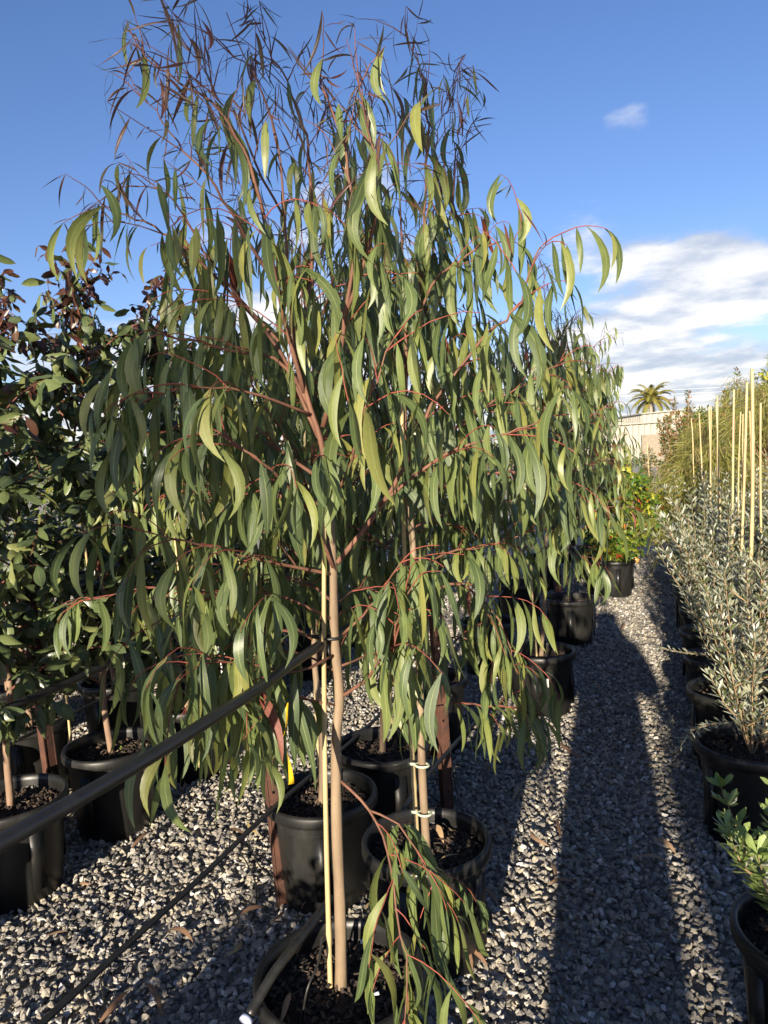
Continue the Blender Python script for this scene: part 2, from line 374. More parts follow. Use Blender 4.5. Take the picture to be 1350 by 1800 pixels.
def leaf_rot(az, tilt, spin):
    """Rz(az) Rx(tilt) Rz(spin): tilt 0 hangs straight down, 90 deg points outward, more points up"""
    ca, sa, ct, st, cs, ss = math.cos(az), math.sin(az), math.cos(tilt), math.sin(tilt), math.cos(spin), math.sin(spin)
    Az = np.array([[ca, -sa, 0], [sa, ca, 0], [0, 0, 1]]); Tx = np.array([[1, 0, 0], [0, ct, -st], [0, st, ct]]); Sz = np.array([[cs, -ss, 0], [ss, cs, 0], [0, 0, 1]])
    return Az@Tx@Sz
class Leaves:
    def __init__(s): s.items = []
    def add(s, pos, rot, length, halfw, shape, m, r=None):
        s.items.append((np.asarray(pos, float), rot, length, halfw, shape, m, rng.random() if r is None else r))
    def emit(s, parent, origin, n_obj, stuff_name='foliage', part='leaf'):
        it = s.items
        if n_obj:
            size = np.array([i[2]*min(1, i[3]/.004)/(np.linalg.norm(i[0]-CAM)+.2) if (i[0]-CAM)@_f > .2 else 0 for i in it])
            order = np.argsort(-size); own = order[:n_obj]; rest = order[n_obj:]
        else: own, rest = [], range(len(it))
        for k in own:
            p, ro, ln, hw, sh, m, _ = it[k]
            o = bpy.data.objects.new(part, sh.mesh(m)); COL.objects.link(o); o.parent = parent
            A = np.eye(4); A[:3, :3] = ro*np.array([hw, ln, ln]); A[:3, 3] = p-origin
            o.matrix_basis = Matrix(A.tolist())
        if len(rest):
            V, F, UV, MI, RN = [], [], [], [], []; n = 0; names = []
            for k in rest:
                p, ro, ln, hw, sh, m, rr = it[k]
                if m not in names: names.append(m)
                V.append((sh.V*np.array([hw, ln, ln]))@ro.T+(p-origin)); F.append(sh.F+n); UV.append(sh.UV); n += len(sh.V)
                MI.append(np.full(len(sh.F), names.index(m))); RN.append(np.full(len(sh.F), rr))
            me = make_mesh(stuff_name, np.concatenate(V), np.concatenate(F), names, np.concatenate(MI), np.concatenate(UV), np.concatenate(RN))
            o = link(stuff_name, me, parent); o['kind'] = 'stuff'
            return o

# ------------------------------------------------------------------ ground and gravel
def build_ground():
    me = make_mesh('ground', [(-900, -900, 0), (900, -900, 0), (900, 900, 0), (-900, 900, 0)], [(0, 1, 2, 3)], 'gravel_ground')
    o = link('ground', me); o['kind'] = 'structure'
build_ground()

def build_gravel():
    stones = []
    for k in range(9):
        bm = bmesh.new(); pts = rng.normal(size=(13, 3)); pts /= np.linalg.norm(pts, axis=1)[:, None]
        pts *= rng.uniform(.75, 1.1, (13, 1)); pts *= np.array([1.15, .85, .62])*rng.uniform(.85, 1.15, 3)
        vs = [bm.verts.new(p*.5) for p in pts]; r_ = bmesh.ops.convex_hull(bm, input=vs)
        for v in [v for v in bm.verts if not v.link_faces]: bm.verts.remove(v)
        bmesh.ops.bevel(bm, geom=list(bm.edges), offset=.035, segments=1, affect='EDGES')
        bmesh.ops.triangulate(bm, faces=list(bm.faces))
        me = bpy.data.meshes.new('stone'); bm.to_mesh(me); bm.free(); me.materials.append(MATS['gravel_stone']); stones.append(me)
    # points over the ground that the camera can see, thinning out far away
    P, S = [], []
    def field(n, dmin, dmax, smin, smax, zlo, zhi):
        a = rng.uniform(R(-52), R(21), n)       # bearing from +Y, a little more than the view
        d = np.sqrt(rng.uniform(dmin**2, dmax**2, n))
        x, y = d*np.sin(a), d*np.cos(a)
        P.append(np.stack([x, y, rng.uniform(zlo, zhi, n)], 1)); S.append(rng.uniform(smin, smax, n))
    area = lambda a, b_: R(73)/2*(b_*b_-a*a)
    field(int(area(.9, 3.2)*3600), .9, 3.2, .018, .035, .006, .026)
    field(int(area(3.2, 6)*2900), 3.2, 6, .018, .035, .006, .026)
    field(int(area(6, 11)*950), 6, 11, .022, .040, .004, .02)
    P = np.concatenate(P); S = np.concatenate(S); n = len(P)
    und = .006*np.sin(P[:, 0]*5+1.3*np.sin(P[:, 1]*3))+.006*np.sin(P[:, 1]*4.3+2)
    P[:, 2] += und+.004
    me = bpy.data.meshes.new('gravel'); me.vertices.add(n); me.vertices.foreach_set('co', P.astype(np.float32).ravel())
    def attr(nm, ty, key, arr):
        a = me.attributes.new(nm, ty, 'POINT'); a.data.foreach_set(key, np.asarray(arr).ravel())
    attr('rot', 'FLOAT_VECTOR', 'vector', np.stack([rng.normal(0, .55, n), rng.normal(0, .55, n), rng.uniform(0, 6.28, n)], 1).astype(np.float32))
    attr('scl', 'FLOAT_VECTOR', 'vector', (S[:, None]*rng.uniform(.8, 1.25, (n, 3))).astype(np.float32))
    attr('idx', 'INT', 'value', rng.integers(0, len(stones), n).astype(np.int32))
    attr('rnd', 'FLOAT', 'value', rng.random(n).astype(np.float32))
    o = link('gravel', me); o['kind'] = 'stuff'
    g = bpy.data.node_groups.new('scatter_stones', 'GeometryNodeTree')
    g.interface.new_socket('Geometry', in_out='INPUT', socket_type='NodeSocketGeometry'); g.interface.new_socket('Geometry', in_out='OUTPUT', socket_type='NodeSocketGeometry')
    gi = g.nodes.new('NodeGroupInput'); go = g.nodes.new('NodeGroupOutput')
    holder = bpy.data.collections.new('stone_shapes')
    for s in stones: holder.objects.link(bpy.data.objects.new('stone', s))
    ci = g.nodes.new('GeometryNodeCollectionInfo'); ci.inputs['Collection'].default_value = holder; ci.inputs['Separate Children'].default_value = True
    ip = g.nodes.new('GeometryNodeInstanceOnPoints'); ip.inputs['Pick Instance'].default_value = True
    def na(nm, ty):
        x = g.nodes.new('GeometryNodeInputNamedAttribute'); x.data_type = ty; x.inputs[0].default_value = nm; return x.outputs[0]
    g.links.new(gi.outputs[0], ip.inputs['Points']); g.links.new(ci.outputs[0], ip.inputs['Instance'])
    g.links.new(na('idx', 'INT'), ip.inputs['Instance Index']); g.links.new(na('rot', 'FLOAT_VECTOR'), ip.inputs['Rotation']); g.links.new(na('scl', 'FLOAT_VECTOR'), ip.inputs['Scale'])
    g.links.new(ip.outputs[0], go.inputs[0])
    md = o.modifiers.new('scatter', 'NODES'); md.node_group = g
    print('gravel stones', n)
build_gravel()

# ------------------------------------------------------------------ pots
SOIL_Z = .325
def make_pot_meshes():
    wall = MB(); wall.lathe([(.001, .004), (.150, .004), (.158, .012), (.168, .14), (.180, .325), (.184, .342)], 48)
    rim = MB(); rim.lathe([(.182, .338), (.197, .338), (.203, .343), (.205, .352), (.205, .372), (.201, .381), (.194, .383), (.187, .379), (.184, .36), (.182, .325), (.180, .30)], 48)
    # ribs moulded into the lower wall
    for k in range(4):
        a = k*math.pi/2+.5; wall.box((.178*math.cos(a), .178*math.sin(a), .19), (.012, .05, .23), rot=[[math.cos(a), -math.sin(a), 0], [math.sin(a), math.cos(a), 0], [0, 0, 1]])
    soil = MB(); nr, ns = 9, 28; V = [(0, 0, SOIL_Z)]; F = []
    for i in range(1, nr+1):
        r_ = .181*i/nr
        for k in range(ns):
            a = 2*math.pi*k/ns; V.append((r_*math.cos(a), r_*math.sin(a), SOIL_Z+rng.normal(0, .0035)+.012*(1-i/nr)))
    for k in range(ns): F.append((0, 1+k, 1+(k+1) % ns))
    for i in range(nr-1):
        for k in range(ns): a = 1+i*ns; F.append((a+k, a+ns+k, a+ns+(k+1) % ns, a+(k+1) % ns))
    soil.add(V, F)
    chips = MB()
    for _ in range(420):
        r_ = .172*math.sqrt(rng.random()); a = rng.uniform(0, 6.28); e = Vector((rng.normal(0, .5), rng.normal(0, .5), rng.uniform(0, 6))); 
        ro = np.array(Matrix.Rotation(e[2], 3, 'Z') @ Matrix.Rotation(e[0], 3, 'X') @ Matrix.Rotation(e[1], 3, 'Y'))
        chips.box((r_*math.cos(a), r_*math.sin(a), SOIL_Z+.004+.012*(1-r_/.18)+rng.uniform(0, .006)), (rng.uniform(.008, .03), rng.uniform(.004, .011), rng.uniform(.002, .005)), rot=ro, r=rng.random())
    return wall.mesh('wall', 'black_plastic'), rim.mesh('rim', 'black_plastic'), soil.mesh('potting_mix', 'potting_mix'), chips.mesh('bark_chips', 'bark_chip', False)
PW, PR, PS, PC = make_pot_meshes()
def sticker_mesh():
    s = MB(); s.box((0, 0, 0), (.002, .045, .05), 0)
    for k, w in enumerate((.03, .022, .034, .026)): s.box((.0015, -.002-(.034-w)/2, .012-.009*k), (.001, w*.9, .003), 1)
    return s.mesh('sticker', ['white_tag', 'tag_print'], False)
STK = sticker_mesh()
def pot(x, y, label, group=None, scale=1.0, sticker=None, chips=True, hs=1.0):
    o = empty('plant_pot', (x, y, .012), label, 'plant pot', group, rng.uniform(0, 6.28)); o.scale = (scale, scale, scale*hs)
    link('wall', PW, o); link('rim', PR, o); s = link('potting_mix', PS, o)
    if chips: c = link('bark_chips', PC, s); c['kind'] = 'stuff'
    if sticker is not None:
        a = sticker-o.rotation_euler.z; k = link('sticker', STK, o, (.1785*math.cos(a), .1785*math.sin(a), .23), (0, R(-3.5), a))
    return o

# ------------------------------------------------------------------ gum trees
def emit_branches(tree, origin, polys, name, m, sides=5):
    for P, r0, r1 in polys:
        b = MB(); b.tube(P-origin, np.linspace(r0, r1, len(P)), sides); b.build(name, m, tree)
def gum(label, base, trunk, r_base, branches, group=None, leaf_len=(.12, .215), n_obj=300, zt=2.05, twig_gap=.050, leaf_gap=.030, wisp=1.0, twig_len=(.12, .31), detail=True, red=.012, lean_keep=1.0):
    """branches: list of (world polyline, start radius, leaf density, first leafy fraction)"""
    origin = np.array(base, float)
    tree = empty('gum_tree', tuple(origin), label, 'tree', group)
    TP = spline(trunk, 60); hq = (TP[:, 2]-TP[0, 2])/(TP[-1, 2]-TP[0, 2]); rad = r_base*np.interp(hq, [0, .02, .45, .6, .8, 1], [1.2, 1, .72, .42, .2, .07])*(1+.03*rng.normal(size=len(TP)))
    cut = int(np.searchsorted(hq, .5)); tb = MB(); tb.tube(TP[:cut+1]-origin, rad[:cut+1], 10); tb.build('trunk', 'gum_bark', tree)
    tb = MB(); tb.tube(TP[cut:]-origin, rad[cut:]*np.where(np.arange(len(TP)-cut) == 0, .98, 1), 8); tb.build('leader', 'gum_branch', tree)
    LV = Leaves(); thick, thin = MB(), MB()
    def put_leaf(p, az, zrel, small=1.0):
        wt = np.clip((p[2]-zt)/.45, 0, 1)*wisp
        if rng.random() < wt*.95:
            if rng.random() < .6:
                for _ in range(2):
                    ln = rng.uniform(.045, .11); LV.add(p, leaf_rot(az+rng.normal(0, .7), R(rng.normal(50, 42)), rng.uniform(-2, 2)), ln, rng.uniform(.0012, .0034), GUM[rng.integers(14)], 'gum_new_growth')
            elif rng.random() < .55:
                ln = rng.uniform(.07, .13); LV.add(p, leaf_rot(az, R(rng.normal(18, 15)), rng.uniform(-2, 2)), ln, rng.uniform(.004, .008), GUM[rng.integers(14)], 'gum_new_growth' if rng.random() < .75 else 'gum_leaf')
            return
        ln = rng.uniform(*leaf_len)*small*(1-.2*wt)
        m_ = 'gum_leaf_red' if rng.random() < red else 'gum_leaf'
        LV.add(p, leaf_rot(az, R(abs(rng.normal(0, 11))), rng.normal(0, 1.0)), ln, ln*rng.uniform(.074, .115), GUM[rng.integers(14)], m_)
    def twig(p0, tan, up, ln, wt):
        """one thin shoot with leaves"""
        n = 6; P = [p0]; d = tan/np.linalg.norm(tan)
        g = -.33 if wt < .5 else -.08
        for i in range(n):
            d = d+np.array([0, 0, g*(i+1)/n])+rng.normal(0, .10, 3); d /= np.linalg.norm(d); P.append(P[-1]+d*ln/n)
        P = np.array(P); (thin if wt > .4 else thick).tube(P, np.linspace(.0017, .0007, n+1), 4 if detail else 3, cap=False)
        s = arclen(P); side = rng.choice([-1, 1]); q = rng.uniform(.02, .05)
        while q < s[-1]:
            i = min(np.searchsorted(s, q), n); pp = P[i-1]+(P[i]-P[i-1])*((q-s[i-1])/(s[i]-s[i-1]+1e-9)); tv = P[i]-P[i-1]
            az = math.atan2(tv[1], tv[0])-math.pi/2+side*rng.uniform(.4, 1.5); side = -side
            put_leaf(pp, az, q/s[-1], 1.05-.35*q/s[-1]); q += leaf_gap*rng.uniform(.6, 1.4)
        put_leaf(P[-1], rng.uniform(0, 6.28), 1, .75)
    polys = []
    for pts, r0, dens, f0 in branches:
        P = spline(pts, max(10, int(arclen(np.asarray(pts, float))[-1]/.03))); P += rng.normal(0, .004, P.shape)*np.linspace(0, 1, len(P))[:, None]
        polys.append((P, r0, max(.0012, r0*.22)))
        s = arclen(P); tot = s[-1]; q = f0*tot; side = rng.uniform(0, 6.28)
        while q < tot and dens > 0:
            i = min(np.searchsorted(s, q), len(P)-1); p = P[i]; tv = P[i]-P[max(i-1, 0)]; tv /= np.linalg.norm(tv)+1e-9
            wt = np.clip((p[2]-zt)/.4, 0, 1)*wisp
            side += 2.4+rng.normal(0, .5)
            rad_ = np.array([math.cos(side), math.sin(side), 0]); rad_ = rad_-tv*(rad_@tv)
            d = tv*rng.uniform(.45, .95)+rad_*rng.uniform(.55, 1.0)+np.array([0, 0, .15+.5*wt])
            ln = rng.uniform(*twig_len)*(1.0-.35*q/tot)*(1-.15*wt)
            twig(p, d, 0, ln, wt)
            if rng.random() < .6: put_leaf(p, rng.uniform(0, 6.28), 0)
            q += twig_gap/dens*rng.uniform(.6, 1.4)*(1-.25*wt)
        if dens > 0: twig(P[-1], P[-1]-P[-2], 0, rng.uniform(.07, .15), np.clip((P[-1][2]-zt)/.4, 0, 1))
    emit_branches(tree, origin, polys, 'branch', 'gum_branch' if detail else 'gum_twig')
    for mb, m_ in ((thick, 'gum_twig'), (thin, 'gum_twig_thin')):
        if mb.V:
            mb.V = [v-origin for v in mb.V]; o = mb.build('twigs', m_, tree); o['kind'] = 'stuff'
    LV.emit(tree, origin, n_obj)
    return tree, len(LV.items)

def px_line(D, pts):
    """pixels of the photograph (with a depth offset as third value) at the tree's own distance"""
    return [at_d(p[0], p[1], D+(p[2] if len(p) > 2 else 0)) for p in pts]

# --- the two near trees, drawn limb by limb at the distance of their pots
b1 = at_z(600, 1740, SOIL_Z+.02); D1 = b1@FH
b2 = at_z(750, 1498, SOIL_Z+.02); D2 = b2@FH
tr1 = [(600, 1740), (598, 1600), (592, 1450), (591, 1300), (597, 1225), (588, 1120), (585, 1000), (577, 870), (565, 780), (545, 715), (520, 620), (508, 500), (500, 380), (488, 250), (455, 150), (425, 90), (398, 22)]
br1 = [
 ([(598, 1372), (650, 1425, -.05), (682, 1500, -.12), (705, 1640, -.22), (716, 1700, -.26), (712, 1800, -.3)], .004, 1.0, .25),
 ([(650, 1425, -.05), (700, 1450, -.07), (745, 1520, -.08), (765, 1570, -.1)], .003, .9, .2),
 ([(600, 1225), (650, 1190, -.06), (690, 1120, -.12), (720, 1030, -.2)], .005, 1.0, .3),
 ([(603, 1115), (640, 1080, -.05), (672, 1040, -.1), (705, 990, -.16)], .004, 1.0, .35),
 ([(592, 990), (640, 930, .04), (690, 860, .06), (728, 785, .08), (760, 710, .08), (844, 600, .05), (900, 550, .02), (930, 480, 0), (955, 425, 0)], .007, .85, .35),
 ([(660, 892, .05), (770, 807, 0), (845, 774, -.03), (920, 752, -.05), (975, 735, -.05)], .0045, .9, .25),
 ([(590, 1005), (540, 895, -.08), (490, 840, -.14), (435, 795, -.2), (360, 760, -.2)], .006, 1.0, .35),
 ([(588, 1010), (460, 985, -.1), (370, 960, -.14), (272, 938, -.16)], .005, .95, .25),
 ([(560, 770), (496, 640, .05), (407, 618, 0), (310, 592, -.05), (262, 592, -.08), (235, 640, -.1)], .005, .9, .3),
 ([(545, 715), (480, 600, .08), (410, 520, .1), (330, 440, .12), (265, 395, .12), (215, 375, .12), (170, 362, .12)], .005, .7, .3),
 ([(550, 730), (440, 690, -.1), (340, 680, -.15), (270, 700, -.18)], .004, 1.0, .25),
 ([(590, 1150), (520, 1180, -.12), (430, 1165, -.2), (350, 1160, -.24), (318, 1190, -.25)], .004, .9, .3),
 ([(590, 1130), (500, 1110, .08), (440, 1130, .12), (400, 1180, .16)], .004, 1.0, .3),
 ([(580, 900), (500, 850, .12), (400, 850, .2), (300, 870, .26)], .005, 1.1, .25),
 ([(575, 850), (470, 780, .1), (370, 740, .18), (280, 760, .2)], .005, 1.1, .25),
 ([(535, 690), (500, 560, -.05), (470, 420, -.1), (440, 290, -.14), (390, 200, -.16), (310, 140, -.16), (250, 95, -.16)], .006, .9, .15),
 ([(520, 620), (545, 500, .08), (548, 380, .12), (540, 250, .14), (505, 140, .14), (470, 80, .12)], .006, .95, .15),
 ([(568, 750), (596, 640, -.04), (605, 560, -.06), (622, 430, -.08), (612, 300, -.1), (585, 200, -.1), (560, 140, -.1)], .007, 1.0, .2),
 ([(605, 560, -.06), (650, 430, -.1), (668, 310, -.12), (645, 215, -.14), (625, 150, -.14)], .005, 1.0, .15),
 ([(508, 540), (440, 430, .05), (380, 330, .08), (315, 255, .1), (262, 180, .1)], .005, .85, .15),
 ([(490, 600), (400, 500, .1), (340, 410, .12), (295, 345, .14), (245, 325, .14)], .004, .85, .2),
 ([(580, 900), (620, 800, -.14), (650, 700, -.2), (690, 600, -.22)], .004, 1.0, .3),
 ([(592, 1240), (520, 1225, -.06), (450, 1200, -.1), (400, 1235, -.12)], .003, 1.0, .25),
 ([(590, 1180), (530, 1150, .1), (470, 1150, .14), (430, 1200, .16), (420, 1260, .16)], .003, 1.0, .25),
 ([(588, 1090), (500, 1050, -.06), (420, 1040, -.1), (340, 1060, -.12), (300, 1090, -.12)], .004, 1.0, .25),
 ([(588, 1060), (530, 1020, .2), (440, 1010, .3), (350, 1030, .36)], .004, 1.1, .2),
 ([(600, 1170), (660, 1150, .1), (700, 1160, .14), (720, 1200, .16)], .003, .9, .3),
 ([(585, 1000), (560, 930, .2), (520, 800, .28), (450, 690, .3), (400, 560, .3)], .005, 1.1, .25),
]
br1 = [(px_line(D1, p), r, d, f) for p, r, d, f in br1]
br1 += [(list(q), .003, .8, .2) for q in [px_line(D1, [(498, 380), (450, 290, -.05), (420, 210, -.06), (370, 160, -.07), (335, 90, -.07)]), px_line(D1, [(488, 260), (470, 190), (440, 120, .03), (400, 90, .03)]), px_line(D1, [(590, 1060), (640, 1030, .15), (690, 1060, .2), (720, 1110, .24)])]]
print('tree 1', gum('tall weeping gum with pale stake, red low branch trailing over its own pot', b1, px_line(D1, tr1), .0142, br1, n_obj=300, zt=1.98)[1])
tr2 = [(750, 1498), (742, 1350), (738, 1200), (734, 1080), (725, 950), (716, 850), (711, 760), (714, 650), (711, 520), (705, 400), (700, 290), (692, 180), (672, 95), (650, 60)]
br2 = [
 ([(714, 660), (740, 480, -.05), (748, 330, -.08), (752, 220, -.1), (745, 140, -.1), (715, 68, -.1)], .006, 1.0, .15),
 ([(715, 640), (765, 500, .05), (792, 380, .08), (802, 270, .1), (812, 195, .1)], .006, .85, .2),
 ([(712, 700), (680, 560, -.1), (650, 430, -.14), (622, 310, -.16), (600, 215, -.16)], .006, 1.0, .2),
 ([(713, 680), (690, 520, .12), (660, 400, .16), (640, 280, .2), (655, 180, .2)], .006, 1.0, .2),
 ([(713, 640), (755, 508, -.1), (800, 465, -.14), (842, 436, -.16), (877, 427, -.16), (907, 421, -.16), (916, 394, -.16)], .005, .6, .3),
 ([(716, 850), (780, 770, .1), (850, 715, .16), (930, 670, .18), (985, 640, .18)], .006, .9, .3),
 ([(720, 900), (790, 850, -.1), (870, 830, -.16), (950, 835, -.18), (1000, 855, -.18)], .006, 1.0, .25),
 ([(732, 1000), (790, 970, .05), (850, 962, .08), (900, 945, .1), (955, 930, .1)], .005, 1.0, .3),
 ([(734, 1060), (800, 1025, -.1), (855, 1060, -.14), (890, 1120, -.16), (905, 1170, -.16)], .005, .9, .3),
 ([(737, 1130), (790, 1120, -.1), (835, 1128, -.14)], .003, .7, .4),
 ([(744, 1245), (800, 1236, -.03), (855, 1240, -.05), (915, 1236, -.06)], .003, .62, .3),
 ([(720, 880), (690, 810, -.1), (650, 770, -.14), (610, 765, -.16)], .004, 1.0, .3),
 ([(730, 1000), (680, 960, .1), (630, 950, .14), (580, 970, .18)], .004, 1.0, .3),
 ([(716, 800), (760, 720, .18), (800, 640, .26), (830, 560, .3)], .005, 1.0, .3),
 ([(722, 930), (790, 900, .16), (850, 880, .24), (920, 880, .28)], .005, 1.0, .3),
 ([(712, 560), (740, 440, .18), (770, 340, .2), (765, 250, .2), (790, 160, .2)], .004, .9, .2),
 ([(735, 1080), (690, 1050, -.06), (650, 1060, -.08), (620, 1100, -.1)], .004, 1.0, .3),
]
br2 = [(px_line(D2, p), r, d, f) for p, r, d, f in br2]
print('tree 2', gum('weeping gum with two green plastic ties on its pale stake beside the path', b2, px_line(D2, tr2), .0135, br2, n_obj=300, zt=2.24)[1])

def auto_gum(x, y, label, h=2.6, seed=0, group=None, n_br=17, spread=.55, n_obj=150, detail=True, lowest=.75, gap=.06, leaf_gap=.034, tw=(.1, .29), r_base=.013):
    global rng
    keep = rng; rng = np.random.default_rng(seed)
    base = np.array([x, y, SOIL_Z+.02]); T = [base]; lean = rng.normal(0, .035, 2)
    for i in range(1, 9):
        q = i/8; T.append(np.array([x+lean[0]*q*2+rng.normal(0, .012), y+lean[1]*q*2+rng.normal(0, .012), base[2]+(h-base[2])*q]))
    TS = spline(T, 50); B = []; az = rng.uniform(0, 6.28)
    for k in range(n_br):
        q = (k+.5)/n_br; z0 = lowest+(h*.86-lowest)*q; p = TS[np.argmin(abs(TS[:, 2]-z0))].copy(); az += 2.4+rng.normal(0, .35)
        ln = spread*rng.uniform(.75, 1.2)*(1.15-.55*q)*1.25; el = R(rng.uniform(28, 58)+22*q); P = [p]
        n = 7
        for i in range(n):
            e = el-(R(60)*(1-q*.75))*(i/n)**1.3; P.append(P[-1]+ln/n*np.array([math.cos(az)*math.cos(e), math.sin(az)*math.cos(e), math.sin(e)]))
        B.append((P, .0055, 1.0, .22))
    B.append(([TS[i] for i in (30, 36, 42, 49)], .004, 1.0, .1))
    r_ = gum(label, base, T, r_base, B, group, n_obj=n_obj, zt=h-.42, twig_gap=gap, leaf_gap=leaf_gap, twig_len=tw, detail=detail)
    rng = keep
    return r_
# pots along the gum row, each with its tree
row = []
pot(b1[0], b1[1], 'wide black pot of the foremost gum, with the blue-capped pipe end at its rim')
pot(b2[0]-.0, b2[1], 'black pot with pale dry leaves on its soil, trailing gum branch in front', sticker=None)
pA = at_z(565, 1398, .38); pB = at_z(672, 1312, .38); pC = at_z(951, 1145, .38); pD = at_z(1002, 1052, .38); pE = at_z(1058, 984, .38)
pot(pA[0], pA[1], 'black pot right behind the rusty picket that holds yellow tape')
pot(pB[0], pB[1], 'black pot in shade between the two rusty pickets of the gum row')
pot(pC[0], pC[1], 'black pot with a white price sticker on its wall, thin gum trunk inside', sticker=R(-77))
pot(pD[0], pD[1], 'black pot just past a rusty picket, where the head of the human shadow falls')
auto_gum(pA[0], pA[1], 'slender weeping gum growing in the pot behind the yellow-taped picket', 2.45, 11, n_br=22, spread=.6, n_obj=200, lowest=.85)
auto_gum(pB[0], pB[1], 'slender weeping gum in the shaded pot between the two rusty pickets', 2.45, 12, n_br=20, spread=.58, n_obj=150, lowest=.9)
auto_gum(pC[0], pC[1], 'weeping gum in the pot with the white price sticker, beside the path', 2.55, 13, n_br=16, spread=.42, n_obj=250, lowest=.95)
auto_gum(pD[0], pD[1], 'weeping gum in the pot where the head of the human shadow falls', 2.6, 14, n_br=17, spread=.45, n_obj=200, lowest=.8)
far = [(-1.15, 3.75, 21), (-1.12, 5.1, 22), (-1.15, 6.6, 23), (-.68, 9.0, 25), (-1.15, 8.3, 26), (-.74, 10.6, 27), (-1.15, 10.2, 28)]
for x, y, s in far:
    g_back = x < -1
    lab = 'weeping gum in the back line of the gum bed, away from the path' if g_back else 'weeping gum at the path edge beyond the yellow-and-red leaved shrub'
    grp = 'gums in the back line of the bed' if g_back else 'gums further along the path'
    auto_gum(x, y, lab, 2.5+.12*math.sin(s*3.3), s, grp, n_br=13, spread=.42, n_obj=60 if y < 7 else 0, detail=False, lowest=.75, gap=.07, leaf_gap=.042)
    pot(x, y, 'black pot in the back line of the gum bed, away from the path' if g_back else 'black pot of a gum at the path edge beyond the yellow-and-red leaved shrub', 'pots in the back line of the gum bed' if g_back else 'pots further along the path', chips=y < 7)

# ------------------------------------------------------------------ broad-leaved trees of the left bed
def broadleaf(label, base, h, seed, spread=.5, n_br=21, n_obj=150, lowest=.55, kind='bloodwood', group=None, dens=1.0, trunk_pts=None):
    global rng
    keep = rng; rng = np.random.default_rng(seed)
    origin = np.array([base[0], base[1], SOIL_Z+.02]); tree = empty('bloodwood_tree', tuple(origin), label, 'tree', group)
    T = [origin]+[origin+np.array([.02*math.sin(i*1.7+seed)*i/4+rng.normal(0, .012), .02*math.cos(i*1.3+seed)+rng.normal(0, .012), (h-origin[2])*i/8]) for i in range(1, 9)]
    TS = spline(T, 50); tb = MB(); rd = np.interp(np.arange(50), [0, 18, 32, 49], [.0145, .0095, .0055, .002]); tb.tube(TS[:19]-origin, rd[:19], 9); tb.build('trunk', 'bloodwood_bark', tree)
    tb = MB(); tb.tube(TS[18:]-origin, rd[18:], 7); tb.build('leader', 'bloodwood_twig', tree)
    LV = Leaves(); tw = MB(); polys = []; az = rng.uniform(0, 6.28)
    def leaf(p, az_, q, new):
        ln = rng.uniform(.08, .14)*(1-.15*q); m_ = 'bloodwood_leaf'
        if rng.random() < new: ln *= rng.uniform(.45, .8); m_ = 'bloodwood_new_leaf'
        LV.add(p, leaf_rot(az_, R(rng.normal(52, 30)), rng.normal(0, .8)), ln, ln*rng.uniform(.19, .27), OVATE[rng.integers(10)], m_)
    for k in range(n_br+1):
        q = (k+.5)/n_br; top = k == n_br
        if top: P = TS[32:]; ln = 0
        else:
            z0 = lowest+(h*.9-lowest)*q; p = TS[np.argmin(abs(TS[:, 2]-z0))]; az += 2.4+rng.normal(0, .4)
            ln = spread*rng.uniform(.7, 1.2)*(1.2-.65*q); el = R(rng.uniform(25, 45)+25*q); P = [p]
            for i in range(8):
                e = el-R(22)*(i/8); P.append(P[-1]+ln/8*np.array([math.cos(az)*math.cos(e), math.sin(az)*math.cos(e), math.sin(e)])+rng.normal(0, .006, 3))
            P = spline(P, 18); polys.append((P, .0055, .0015))
        s = arclen(P); u = .22*s[-1]
        while u < s[-1]:
            i = min(np.searchsorted(s, u), len(P)-1); p = P[i]; tv = P[i]-P[i-1]; tv /= np.linalg.norm(tv)
            sd = rng.uniform(0, 6.28); d = tv*.8+np.array([math.cos(sd), math.sin(sd), rng.uniform(-.2, .5)])*.8; d /= np.linalg.norm(d); tl = rng.uniform(.06, .2)
            Q = np.array([p+d*tl*j/4+np.array([0, 0, -.02*(j/4)**2]) for j in range(5)]); tw.tube(Q-origin, np.linspace(.0016, .0008, 5), 4, cap=False)
            new = .8 if p[2] > h-.35 else (.25 if p[2] > h-.7 else .02)
            for j in range(1, 5):
                for sg in (0, math.pi): leaf(Q[j], math.atan2(d[1], d[0])-math.pi/2+(j % 2)*1.57+sg+rng.normal(0, .4), j/4, new)
            leaf(p, rng.uniform(0, 6.28), 0, new)
            u += .075/dens*rng.uniform(.6, 1.4)
    emit_branches(tree, origin, polys, 'branch', 'bloodwood_twig'); o = tw.build('twigs', 'bloodwood_twig', tree); o['kind'] = 'stuff'
    LV.emit(tree, origin, n_obj); rng = keep
    return len(LV.items)
lf = [(at_z(195, 1312, .38), 'black pot with a green clip on its soil beside two leaning canes', 2.55, 'broad-leaved bloodwood in the pot with the green clip, thin pale cane beside', 41, .50),
      (at_z(18, 1405, .38), 'black pot low beside the thick pipe, next to the dark rusty picket', 2.35, 'broad-leaved bloodwood rising from the pot beside the dark rusty picket', 42, .45),
      (at_z(328, 1236, .38), 'black pot partly hidden by hanging gum leaves under the lower thick pipe', 2.5, 'broad-leaved bloodwood in the pot under the hanging gum leaves', 43, .48)]
for p, pl, h, tl, sd, sp_ in lf:
    pot(p[0], p[1], pl); print('broadleaf', broadleaf(tl, p, h, sd, sp_, n_obj=220, dens=1.35, n_br=24))
lb = [(-2.92, 2.75, 51), (-2.95, 3.4, 52), (-2.95, 2.15, 53), (-2.35, 3.95, 54), (-2.9, 4.15, 55), (-2.35, 4.8, 56), (-2.9, 5.0, 57), (-2.35, 5.7, 58), (-2.9, 6.0, 59), (-2.35, 6.8, 60), (-2.35, 8.0, 61)]
